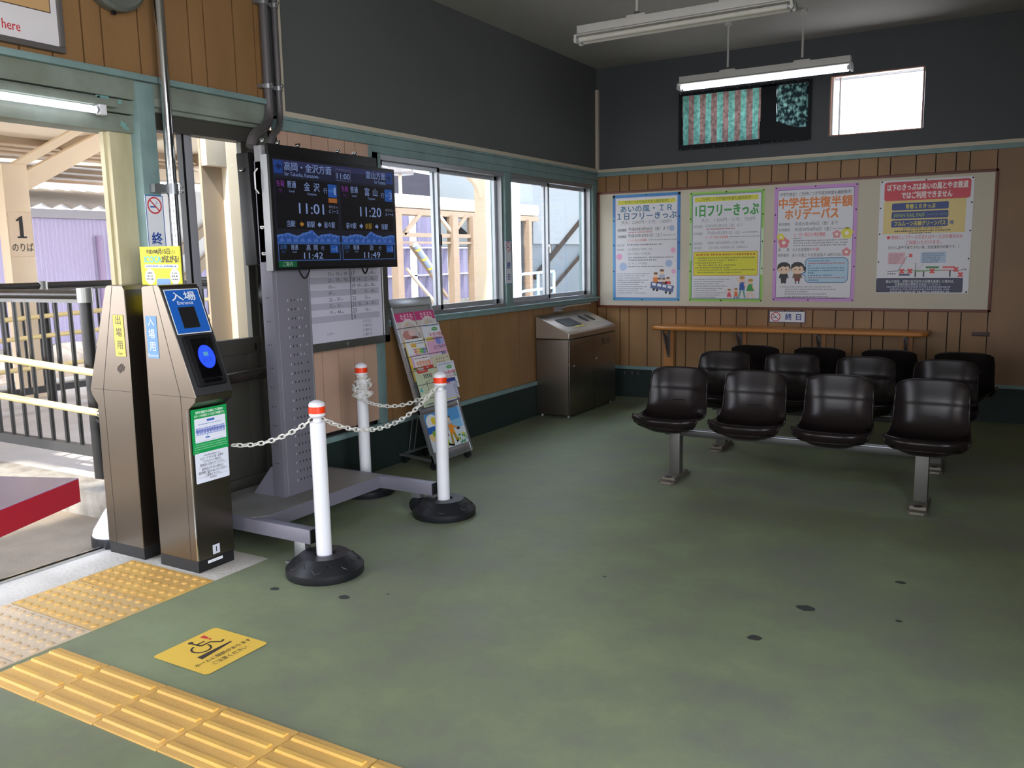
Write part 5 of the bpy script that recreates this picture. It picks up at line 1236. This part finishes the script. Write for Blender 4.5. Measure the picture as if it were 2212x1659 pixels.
def conduit(y, r_, end, label):
    X = LW+.035
    b = MB(); b.tube([(X, y, CZ), (X, y, 2.6), (X, y, 2.30)]+bez([(X, y, 2.25), (X, y, 2.08), (end[0]-.02, end[1]+.06, 2.12), end]), r_, conduitg, 14)
    o = tag(b.build('conduit', loc=(X, y, 2.3)), label, 'conduit', 'grey conduits down to the display stand')
    for z in (2.80, 2.36):
        b = MB(); b.tube([(X, y, z-.012), (X, y, z+.012)], r_+.005, alu, 14); b.box((LW+.0, y-r_-.02, z-.01), (X-.0, y+r_+.012, z+.01), alu); b.sphere((X+.02, y+r_*.5, z+.015), .009, chrome, n=8); kid(b.build('clamp'), o)
conduit(3.552, .024, (-3.345, 3.13, 1.975), 'thicker grey conduit, nearer the doorway, curving to the monitor')
conduit(3.632, .018, (-3.33, 3.24, 1.975), 'thinner grey conduit, nearer the dark wall panel, curving to the monitor')
# dark pipe rail by the door
b = MB(); b.tube([(-3.5, 2.90, .805), (-3.5, 3.40, .815)], .029, M('dark_pipe', (52, 46, 42), .35, metal=.4, var=.3, vscale=30), 16)
b.tube([(-3.5, 2.92, .80), (-3.5, 2.92, 0)], .016, blackrail, 12)
tag(b.build('barrier_rail'), 'dark pipe bar between the steel machine and the display stand', 'rail')

# ------------------------------------------------------------------ overhead sign and round fitting
sg_ = empty('platform_sign', (LW, 2.1, 2.3)); tag(sg_, 'white framed sign above the doorway ending in red words e here', 'sign')
b = MB(); X = LW+.03; fm = M('sign_frame_grey', (112, 108, 106), .45, metal=.4)
for a, c in (((LW, 1.2, 2.318), (X, 2.385, 2.343)), ((LW, 1.2, 2.83), (X, 2.385, 2.855)), ((LW, 2.36, 2.343), (X, 2.385, 2.83)), ((LW, 1.2, 2.343), (X, 1.225, 2.83))): b.box(a, c, fm, .004)
kid(b.build('sign_frame'), sg_)
s = Sheet(1.135, .487, 100, (226, 222, 226), .008)
k = 100/1.135; H = s.DH
s.rect(30, 4, (2.333-1.225)*k, H-(2.474-2.343)*k, (200, 160, 110), 1); s.frame(30, 4, (2.333-1.225)*k, H-(2.474-2.343)*k, .35, (70, 56, 44), 2)
s.frame(86, 2, 90.6, H-(2.52-2.343)*k, .3, (240, 236, 226), 3)
s.text('e here', (2.193-1.225)*k, H-(2.392-2.343)*k, 5.0, (206, 50, 50), 'R', bold=.01, lv=2, w=9.6)
kid(s.build('sign_face', (LW+.022, 1.225, 2.343), (0, 1, 0), (0, 0, 1)), sg_)
r = empty('wall_clock', (LW, 2.645, 2.70)); tag(r, 'round grey rimmed fitting over the doorway, only its underside in view', 'clock')
b = MB(); b.M = Matrix.Translation((LW, 2.645, 2.705)) @ Matrix.Rotation(PI/2, 4, 'Y')
b.lathe([(.15, 0), (.155, .01), (.155, .055), (.14, .07), (.132, .066)], M('clock_rim', (112, 116, 110), .5, metal=.3), n=48); kid(b.build('rim'), r)
b = MB(); b.M = Matrix.Translation((LW, 2.645, 2.705)) @ Matrix.Rotation(PI/2, 4, 'Y'); b.lathe([(.13, .060), (.13, .064), (.001, .0645)], whitep, n=40); kid(b.build('face'), r)
b = MB(); b.box((LW+.02, 2.625, 2.536), (LW+.035, 2.645, 2.556), blackp, .003); kid(b.build('catch'), r)

# ------------------------------------------------------------------ red counter at the picture edge
ct = empty('counter_top', (-2.7, 1.2, 0)); tag(ct, 'red edged counter top jutting in at the left picture edge', 'counter')
z = .75
top = [(-2.475, 1.533), (-2.20, 1.0), (-3.2, .62), (-3.35, .98)]
c0 = V((-2.48, 1.536, 0)); d1 = V((.382, -.924, 0)); d2 = V((-.930, -.366, 0))
def cq(a, b_, z): return c0+d1*a+d2*b_+V((0, 0, z))
b = MB()
vs = [cq(0, 0, .675), cq(1.1, 0, .675), cq(1.1, .6, .675), cq(0, .6, .675)]
vt = [cq(0, 0, .7485), cq(1.1, 0, .7485), cq(1.1, .6, .7485), cq(0, .6, .7485)]
b.add(vs+vt, [(0, 1, 2, 3), (0, 4, 5, 1), (1, 5, 6, 2), (2, 6, 7, 3), (3, 7, 4, 0)], redp)
kid(b.build('edge_band'), ct)
b = MB(); b.add([v+V((0, 0, .0)) for v in vt]+[v+V((0, 0, .0022)) for v in vt], [(4, 5, 6, 7)[::-1], (0, 4, 5, 1), (1, 5, 6, 2), (2, 6, 7, 3), (3, 7, 4, 0)], toplam); kid(b.build('top_panel'), ct)
b = MB(); b.bar(cq(.75, .3, 0), cq(.75, .3, .675), .09, .09, alu); b.bar(cq(.55, .3, .012), cq(1.0, .3, .012), .4, .024, alu); kid(b.build('pedestal'), ct)

# ------------------------------------------------------------------ outside: platform, ramp fence, pillars, canopy
b = MB(); b.box((-16, -8, -.12), (-3.885, 2.83, -.012), asph); struct(b.build('ground_ramp'), 'brown asphalt walkway outside the doorway')
b = MB(); b.box((-9.0, 2.83, -.2), (WO, 24, .135), M('platform_paving', (176, 170, 164), .85, var=.08, vscale=5, bump=.3, bscale=80)); b.box((-9.0, 2.826, -.2), (WO, 3.02, .142), concdirty)
struct(b.build('ground_platform'), 'raised platform with concrete edge beyond the doorway')
b = MB(); b.box((-9.35, 2.83, -.9), (-9.0, 24, .15), conc); b.box((-40, -20, -1.1), (-9.0, 60, -.9), ballast)
struct(b.build('ground_track'), 'pale track bed')
b = MB(); b.box((-15.2, -20, -.9), (-12.6, 60, .0), conc); struct(b.build('ground_far_platform'), 'far platform beyond the tracks')
b = MB()
for x in (-10.2, -11.27): b.box((x-.035, -20, -.9), (x+.035, 60, -.76), M('rail_steel', (140, 130, 120), .35, metal=.8))
struct(b.build('track_rails'), 'railway rails')

def fence(name_lab, P, Q, z0, n, group=None, pipes=()):
    """railing from P to Q with balusters"""
    P = V((*P, 0)); Q = V((*Q, 0)); L = (Q-P).length; d = (Q-P)/L
    r = empty('railing', (P.x, P.y, z0)); tag(r, name_lab, 'railing', 'black railings outside the doorway')
    b = MB(); b.tube([P+V((0, 0, 1.235)), Q+V((0, 0, 1.235))], .030, blackrail, 14); b.bar(P+V((0, 0, 1.198)), Q+V((0, 0, 1.198)), .026, .022, M('rail_underside', (96, 96, 94), .45, metal=.3)); kid(b.build('top_rail'), r)
    b = MB(); b.bar(P+V((0, 0, .30)), Q+V((0, 0, .30)), .045, .06, M('rail_bottom', (62, 62, 62), .45, metal=.3)); kid(b.build('bottom_rail'), r)
    for i in range(n):
        c = P+d*(.16+.146*i)
        if (c-P).length > L-.05: break
        b = MB(); b.tube([c+V((0, 0, .32)), c+V((0, 0, 1.20))], .0135, blackrail, 8); kid(b.build('baluster'), r)
    for t in range(0, int(L/.62)+1, 2):
        c = P+d*min(L, t*.62)
        b = MB(); b.tube([c+V((0, 0, z0)), c+V((0, 0, 1.235))], .037, blackrail, 14); b.tube([c+V((0, 0, 1.19)), c+V((0, 0, 1.275))], .045, M('rail_cap', (130, 132, 128), .3, metal=.6), 14); kid(b.build('post'), r)
    for (p, q) in pipes:
        b = MB(); b.tube([p, q], .021, creampipe, 14); kid(b.build('hand_rail'), r)
        p = V(p); q = V(q)
        for t in (.05, .95) if len(pipes) < 3 else (.1, .5, .9):
            c = p.lerp(q, t); m_ = P+d*max(0, (c-P).dot(d)); m_.z = c.z-.06
            b = MB(); b.tube([c-d*.02, c+d*.02], .026, chrome, 14); b.tube(bez([tuple(c-V((0, 0, .02))), tuple(c-V((0, 0, .08))), tuple(m_-V((0, 0, .02))), tuple(m_)], 8), .009, blackrail, 8); kid(b.build('rail_bracket'), r)
    return r
fence('black ramp railing right outside the doorway with two cream hand rails', (-4.69, 3.05), (-8.0, 3.05), .135, 24, pipes=[((-4.25, 2.93, .790), (-8.0, 2.93, .97)), ((-4.25, 2.93, .565), (-8.0, 2.93, .69))])
fence('farther black railing running along the platform behind the numbered pillar', (-7.6, 3.3), (-7.6, 7.6), .135, 40, pipes=[((-7.5, 3.4, .93), (-7.5, 7.4, 1.06)), ((-7.5, 3.4, .76), (-7.5, 7.4, .87)), ((-7.5, 3.4, .50), (-7.5, 7.4, .56))])
fence('short black railing seen through the glass of the sliding door', (-6.1, 4.75), (-6.1, 7.2), .135, 18)

def hbeam(name, x, y, z0, z1, w, dpt, label, mat_=canopyc):
    b = MB(); t = .014
    b.box((x-dpt/2, y-w/2, z0), (x-dpt/2+t, y+w/2, z1), mat_); b.box((x+dpt/2-t, y-w/2, z0), (x+dpt/2, y+w/2, z1), mat_); b.box((x-dpt/2, y-.008, z0), (x+dpt/2, y+.008, z1), mat_)
    return tag(b.build(name, loc=(x, y, z0)), label, 'pillar', 'cream platform canopy pillars')
# H column right outside the glass door, web side visible
b = MB()
b.box((-4.90, 4.25, .135), (-4.78, 4.50, 2.78), canopyc, .004); b.box((-4.86, 4.075, .135), (-4.84, 4.26, 2.78), canopyb); b.box((-4.86, 4.08, 2.06), (-4.785, 4.26, 2.78), canopyc, .003)  # recessed web painted darker for the shadow in it, top left cream
tag(b.build('canopy_pillar', loc=(-4.84, 4.27, .135)), 'broad cream canopy pillar just outside the sliding door glass', 'pillar', 'cream platform canopy pillars')
# numbered pillar
b = MB(); b.box((-8.34, 4.62, .135), (-8.20, 4.86, 2.36), canopyc, .005)
pil = tag(b.build('canopy_pillar', loc=(-8.27, 4.74, .135)), 'cream pillar with the number 1 のりば plate', 'pillar', 'cream platform canopy pillars')
s = Sheet(.225, .42, 100, (232, 212, 186), .004); s.frame(0, 0, 100, s.DH, 1, (200, 180, 150), 1)
s.poly([(46, 22), (60, 16), (60, 104), (44, 104), (44, 36), (32, 40), (32, 34)], (36, 36, 34), 3); s.rect(32, 102, 72, 109, (36, 36, 34), 3); s.text('のりば', 51, 148, 40, (44, 42, 40), bold=.01, w=90)
kid(s.build('number_plate', (-8.195, 4.63, 1.50), (0, 1, 0), (0, 0, 1)), pil)
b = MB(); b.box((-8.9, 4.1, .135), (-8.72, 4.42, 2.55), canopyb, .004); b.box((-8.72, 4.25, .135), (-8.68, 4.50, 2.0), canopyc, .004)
tag(b.build('canopy_pillar', loc=(-8.8, 4.3, .135)), 'second cream pillar partly hidden left of the numbered one', 'pillar', 'cream platform canopy pillars')
# canopy over the near platform
cn = empty('platform_canopy', (-6.5, 3, 2.8)); tag(cn, 'cream platform canopy roof over the near platform', 'canopy')
b = MB(); b.box((-9.9, -6, 2.86), (-5.1, 8.3, 2.90), canopyc)  # roof stops short of the building, out of view, to admit sky light
kid(b.build('roof_sheet'), cn)
b = MB(); b.box((-9.95, -6, 2.68), (-9.88, 8.3, 2.92), canopyb)
for zz, xx in ((2.66, -9.80), (2.70, -9.72), (2.74, -9.66)): b.tube([(xx, -2, zz), (xx, 8.2, zz)], .018, canopyb, 8)
b.box((-9.8, 7.0, 2.48), (-9.6, 8.2, 2.62), canopyb)
kid(b.build('gutter'), cn)
for p, q, w in (((-8.27, 4.80, 2.18), (-8.27, 6.0, 2.84), .16), ((-8.27, 4.62, 2.25), (-8.27, 5.6, 2.84), .07), ((-8.8, 4.2, 2.4), (-8.8, 4.9, 2.84), .14), ((-8.27, 4.70, 2.2), (-9.3, 4.70, 2.84), .12)):
    b = MB(); b.bar(p, q, .09, w, canopyc); kid(b.build('brace'), cn)
for y in (1.2, 3.2, 4.3, 6.2, 8.1):
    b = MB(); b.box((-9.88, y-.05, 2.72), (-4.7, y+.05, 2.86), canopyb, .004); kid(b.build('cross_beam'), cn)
# far canopy: purlins seen from below
fc = empty('far_canopy', (-15, 10, 3.2)); tag(fc, 'far platform canopy with rows of cream purlins', 'canopy')
b = MB(); b.box((-22, -6, 3.62), (-12.2, 14.5, 3.66), canopyc); kid(b.build('roof_sheet'), fc)
for i in range(8):
    x = -12.4-i*1.15; b = MB(); b.box((x-.05, -6, 3.42), (x+.05, 14.5, 3.62), canopyb, .003); b.box((x-.05, -6, 3.40), (x+.10, 14.5, 3.43), whiteo); kid(b.build('purlin'), fc)
for p, q in (((-13.5, 7.2, 3.36), (-13.5, 13.2, 2.75)), ((-13.6, 6.5, 3.0), (-13.6, 13.5, 3.25)), ((-13.6, 9.4, 2.6), (-13.6, 12.8, 2.86))):
    b = MB(); b.bar(p, q, .04, .05, canopyc); kid(b.build('brace'), fc)
for y, w in ((9.65, .16), (14.0, .16)):
    b = MB(); b.box((-13.3, y-w/2, -.0), (-13.1, y+w/2, 3.4), whiteo, .004); kid(b.build('pillar'), fc)
b = MB(); b.box((-13.25, 9.2, 2.2), (-13.15, 14.2, 2.36), canopyb, .003); b.box((-13.25, 9.8, 2.0), (-13.15, 14.2, 2.06), canopyc); kid(b.build('cross_beam'), fc)

# purple corrugated shed
pb = empty('corrugated_shed', (-16.5, 14, -.9)); tag(pb, 'lavender corrugated metal shed beyond the tracks', 'building')
def corr(x, y0, y1, z0, z1, m_, pitch=.09, amp=.022, name='wall_sheet', par=None):
    n = int((y1-y0)/pitch*4); vs = []; fs = []
    for i in range(n+1):
        y = y0+(y1-y0)*i/n; a = (0, amp, amp, 0)[i % 4]; vs += [(x+a, y, z0), (x+a, y, z1)]
    for i in range(n): fs.append((2*i, 2*i+2, 2*i+3, 2*i+1))
    b = MB(); b.add(vs, fs, m_); b.box((x-.2, y0, z0), (x-.02, y1, z1), m_); o = b.build(name, smooth=False); kid(o, par); return o
corr(-16.2, 2, 15.2, -.9, 2.35, purple, par=pb)
b = MB(); b.box((-16.3, 2, 2.33), (-16.1, 15.2, 2.5), M('gutter_grey', (150, 148, 152), .6)); kid(b.build('eave'), pb)
vs = []; fs = []
for i in range(132): y = 2+i*.1; h_ = .05*math.sin(i*PI/2); vs += [(-16.0, y, 2.55+h_), (-20, y, 3.2+h_)]
for i in range(131): fs.append((2*i, 2*i+1, 2*i+3, 2*i+2))
b = MB(); b.add(vs, fs, whiteo); kid(b.build('roof_sheet'), pb)
for y in (10.9, 14.2, 8.0): b = MB(); b.tube([(-16.12, y, -.9), (-16.12, y, 2.0)], .07, M('downpipe', (150, 132, 160), .6), 10); kid(b.build('downpipe'), pb)
corr(-16.2, 17.5, 27.6, -.9, 2.9, M('purple_deep', (124, 116, 142), .6), pitch=.5, amp=.05, par=pb)
b = MB()
for y in (19.0, 21.4, 23.4, 25.6): b.box((-16.2, y-.14, -.9), (-16.1, y+.14, 2.9), whiteo)
for z in (1.75, .9): b.box((-16.16, 17.5, z), (-16.1, 27.6, z+.04), M('fixing_line', (220, 214, 230), .6))
kid(b.build('wall_batten'), pb)
# slate roofed house far behind
hs = empty('roofed_house', (-22, 30, 0)); tag(hs, 'building with dark slate and maroon roof seen over the white canopy band', 'building')
b = MB(); b.add([(-17.5, 19, 3.1), (-17.5, 28.5, 2.95), (-20.5, 33, 4.6), (-20.5, 19, 5.0)], [(0, 1, 2, 3)], slate); b.box((-22, 19, -1), (-18, 34, 3.0), M('house_wall', (150, 140, 140), .8)); kid(b.build('roof'), hs)
b = MB(); b.add([(-17.4, 25.4, 3.05), (-17.4, 31.5, 2.9), (-19.3, 27.8, 4.75)], [(0, 1, 2)], maroon); kid(b.build('gable_sheet'), hs)
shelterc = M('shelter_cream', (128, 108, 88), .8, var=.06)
# white framed shelter seen through the windows
st = empty('platform_shelter', (-9.0, 13, 0)); tag(st, 'white and cream steel shelter frame across the tracks, seen through the windows', 'shelter')
sx = -9.2
def sb(p, q, w, h_, m_, nm='frame_bar'):
    b = MB(); b.bar(p, q, w, h_, m_); kid(b.build(nm), st)
b = MB(); b.box((sx-1.8, 11.3, 2.34), (sx, 16.8, 2.52), whiteo); b.box((sx-1.8, 11.3, 2.30), (sx-.02, 16.8, 2.34), canopyb); kid(b.build('roof_band'), st)
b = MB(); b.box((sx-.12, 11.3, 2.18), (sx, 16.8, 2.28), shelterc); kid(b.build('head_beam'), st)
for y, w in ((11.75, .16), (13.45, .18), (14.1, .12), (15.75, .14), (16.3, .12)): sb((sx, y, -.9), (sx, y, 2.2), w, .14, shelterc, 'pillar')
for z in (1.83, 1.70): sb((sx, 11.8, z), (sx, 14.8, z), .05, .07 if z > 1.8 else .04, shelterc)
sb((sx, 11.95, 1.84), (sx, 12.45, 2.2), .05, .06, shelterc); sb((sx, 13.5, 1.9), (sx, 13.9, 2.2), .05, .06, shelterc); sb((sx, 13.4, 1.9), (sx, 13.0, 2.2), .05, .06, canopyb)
sb((sx+.1, 12.0, 1.66), (sx+.1, 13.05, .72), .05, .05, shelterc)
b = MB(); b.tube([(sx+.16, 12.05, 1.66), (sx+.16, 12.55, 1.2)], .055, M('guy_grey', (130, 140, 160), .5), 12)
for t in (.15, .5, .85): q = V((sx+.16, 12.05, 1.66)).lerp(V((sx+.16, 12.55, 1.2)), t); e = V((0, .5, -.46)).normalized()*.02; b.tube([q-e, q+e], .06, M('guy_yellow', (222, 190, 60), .5), 12)
kid(b.build('guy_sleeve'), st)
sb((sx, 12.0, 1.25), (sx, 12.9, .55), .04, .05, canopyb)
b = MB(); b.box((sx-.3, 11.95, 2.86), (sx, 12.3, 3.12), M('signal_box', (84, 76, 74), .5), .01); b.tube([(sx-.15, 12.1, 2.3), (sx-.15, 12.1, 2.9)], .03, canopyb, 8); kid(b.build('signal_box'), st)
b = MB(); b.add([(sx-.6, 14.3, 2.2), (sx-.6, 14.9, 1.9), (sx-2.2, 16.7, 1.9), (sx-2.2, 16, 2.4)], [(0, 1, 2, 3)], slate); kid(b.build('dark_roof'), st)
# cream bracket pillar close outside window 1, arched arm
b = MB(); b.box((-5.58, 8.62, .135), (-5.42, 8.84, 2.5), canopyc, .006)
tag(b.build('canopy_pillar', loc=(-5.5, 8.73, .135)), 'cream pillar outside the wide window, arched bracket at its top', 'pillar', 'cream platform canopy pillars')
pl2 = bpy.data.objects[b and 'canopy_pillar.003'] if 'canopy_pillar.003' in bpy.data.objects else None
b = MB(); pts = bez([(-5.5, 8.66, 2.1), (-5.5, 8.66, 2.45), (-6.2, 8.55, 2.72), (-7.2, 8.5, 2.8)], 14); b.tube(pts, .05, canopyc, 10)
if pl2: kid(b.build('arched_bracket'), pl2)
b = MB(); b.box((-5.56, 9.32, .135), (-5.44, 9.46, 2.9), whiteo, .005)
tag(b.build('canopy_pillar', loc=(-5.5, 9.39, .135)), 'slim white pillar at the near edge of the corner window view', 'pillar', 'cream platform canopy pillars')
# stair tower with diagonal
tw = empty('stair_building', (-9.6, 18.5, -.9)); tag(tw, 'pale enclosed footbridge stair outside the corner window', 'building')
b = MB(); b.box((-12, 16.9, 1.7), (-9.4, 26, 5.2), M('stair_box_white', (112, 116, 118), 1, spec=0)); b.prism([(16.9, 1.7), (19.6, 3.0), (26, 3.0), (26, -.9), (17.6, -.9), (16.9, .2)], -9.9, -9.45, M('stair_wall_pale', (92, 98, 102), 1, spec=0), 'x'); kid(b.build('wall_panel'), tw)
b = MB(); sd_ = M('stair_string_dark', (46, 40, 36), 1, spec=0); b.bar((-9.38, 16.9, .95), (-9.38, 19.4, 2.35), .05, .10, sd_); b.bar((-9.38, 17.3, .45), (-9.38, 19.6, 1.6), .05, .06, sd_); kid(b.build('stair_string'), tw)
# second stair seen through the door glass
b = MB(); b.prism([(5.4, .9), (6.2, 1.85), (6.2, 2.1), (5.4, 2.1)], -7.1, -7.0, whiteo, 'x'); b.bar((-6.98, 5.3, 1.35), (-6.98, 6.25, 2.0), .04, .08, canopyb); b.bar((-6.98, 5.3, 1.05), (-6.98, 6.25, 1.7), .05, .10, canopyb)
kid(b.build('lower_flight'), tw)
# pale blue railing
bp_ = empty('blue_railing', (-7.5, 13.3, .14)); tag(bp_, 'pale blue pipe railing outside the corner window', 'railing')
q = -8.0
for z in (1.10, .78):
    b = MB(); b.tube([(q, 13.2, z-.12), (q, 14.0, z), (q, 15.2, z+.02)], .025, paleblue, 8); kid(b.build('rail'), bp_)
for y in (13.3, 14.55, 15.2): b = MB(); b.tube([(q, y, .135), (q, y, 1.1)], .03, paleblue, 8); kid(b.build('post'), bp_)
# rockery by the tracks and low concrete wall
bm = bmesh.new(); bmesh.ops.create_icosphere(bm, subdivisions=3, radius=1)
rnd = random.Random(8)
for v in bm.verts: v.co = V((v.co.x*.7, v.co.y*1.5, max(v.co.z, -.2)*.9))*(1+rnd.uniform(-.12, .12))+V((-12.0, 7.6, -.6))
b = MB(); b.bm(bm, rockm); tag(b.build('rock_mound', smooth=False), 'brown rock mound beyond the black railings', 'rocks')
b = MB(); b.box((-10.5, 13.5, -.9), (-10.3, 30, .55), concdirty); struct(b.build('wall_trackside'), 'low weathered trackside wall')
# bollard base outside beside the exit machine
b = MB(); b.lathe([(.12, .0), (.125, .01), (.125, .055), (.12, .06)], rubber, (-3.905, 2.60, -.01), 32)
bb = tag(b.build('bollard_base', loc=(-3.905, 2.60, 0)), 'white capped rubber post base outside beside the steel machines', 'post base')
b = MB(); b.lathe([(.118, .055), (.112, .08), (.06, .165), (.045, .185), (.001, .19)], whitep, (-3.905, 2.60, -.005), 32); kid(b.build('white_cap', ang=50), bb)
# drums / hose reel behind the stand in the door gap
b = MB(); b.M = Matrix.Translation((LW-.02, 3.56, 1.22)) @ Matrix.Rotation(PI/2, 4, 'Y'); b.lathe([(.10, -.01), (.12, 0), (.12, .03), (.10, .04)], blackp, n=28)
tag(b.build('hose_reel'), 'round black reel half hidden behind the display stand', 'reel')

# ------------------------------------------------------------------ light
w = bpy.data.worlds.new('sky'); bpy.context.scene.world = w; w.use_nodes = True
nt = w.node_tree; bg = nt.nodes['Background']
tc = nt.nodes.new('ShaderNodeTexCoord'); sp = nt.nodes.new('ShaderNodeSeparateXYZ'); rmp = nt.nodes.new('ShaderNodeValToRGB')
nt.links.new(tc.outputs['Generated'], sp.inputs[0]); nt.links.new(sp.outputs[2], rmp.inputs[0])
rmp.color_ramp.elements[0].color = (.95, .95, 1, 1); rmp.color_ramp.elements[1].color = (.62, .74, 1, 1)
nt.links.new(rmp.outputs[0], bg.inputs['Color']); bg.inputs['Strength'].default_value = 8.6
sun = bpy.data.lights.new('sun', 'SUN'); so = bpy.data.objects.new('sun', sun); C.objects.link(so); sun.energy = 8; sun.angle = math.radians(2); sun.color = (1, .95, .86)
so.rotation_euler = V((-.15, .6, -.8)).to_track_quat('-Z', 'Y').to_euler()
def portal(loc, rot, sx_, sy_):
    l = bpy.data.lights.new('portal', 'AREA'); l.shape = 'RECTANGLE'; l.size = sx_; l.size_y = sy_; l.cycles.is_portal = True
    o = bpy.data.objects.new('portal', l); C.objects.link(o); o.location = loc; o.rotation_euler = rot
portal((LW-.16, .75, 1.05), (0, -PI/2, 0), 2.1, 3.9)
portal((LW-.16, 3.15, 1.5), (0, -PI/2, 0), 1.1, .7)
portal((LW-.16, 6.2, 1.55), (0, -PI/2, 0), 1.1, 3.4)
portal((-1.12, BW+.22, 2.62), (-PI/2, 0, 0), .8, .55)
portal((-2.2, BW+.22, 2.62), (-PI/2, 0, 0), 1.2, .55)
portal((-1.8, FW-.25, 1.15), (PI/2, 0, 0), 2.2, 2.3)
portal((RW+.25, -.2, 1.5), (0, PI/2, 0), 3.0, 4.2)

# ------------------------------------------------------------------ camera
cam = bpy.data.cameras.new('camera'); co = bpy.data.objects.new('camera', cam); C.objects.link(co)
F = 1848.59; yaw, pit, rol = .53533673, .14624019, -.01927717
f = V((-math.sin(yaw)*math.cos(pit), math.cos(yaw)*math.cos(pit), -math.sin(pit))); r_ = V((math.cos(yaw), math.sin(yaw), 0)); u_ = r_.cross(f)
r2 = r_*math.cos(rol)+u_*math.sin(rol); u2 = -r_*math.sin(rol)+u_*math.cos(rol)
mt = Matrix((r2, u2, -f)).transposed().to_4x4(); mt.translation = V((0, 0, 1.4)); co.matrix_world = mt
cam.sensor_fit = 'HORIZONTAL'; cam.sensor_width = 36; cam.lens = 36*F/2212; cam.clip_start = .05; cam.clip_end = 200
bpy.context.scene.camera = co
sc = bpy.context.scene
sc.view_settings.view_transform = 'Standard'; sc.view_settings.look = 'None'; sc.view_settings.exposure = -0.08; sc.view_settings.gamma = 1; sc.view_settings.use_curve_mapping = False
sc.cycles.max_bounces = 8; sc.cycles.diffuse_bounces = 5; sc.cycles.glossy_bounces = 3; sc.cycles.transparent_max_bounces = 12; sc.cycles.caustics_reflective = False; sc.cycles.caustics_refractive = False
sc.cycles.sample_clamp_indirect = 6; sc.cycles.use_denoising = True
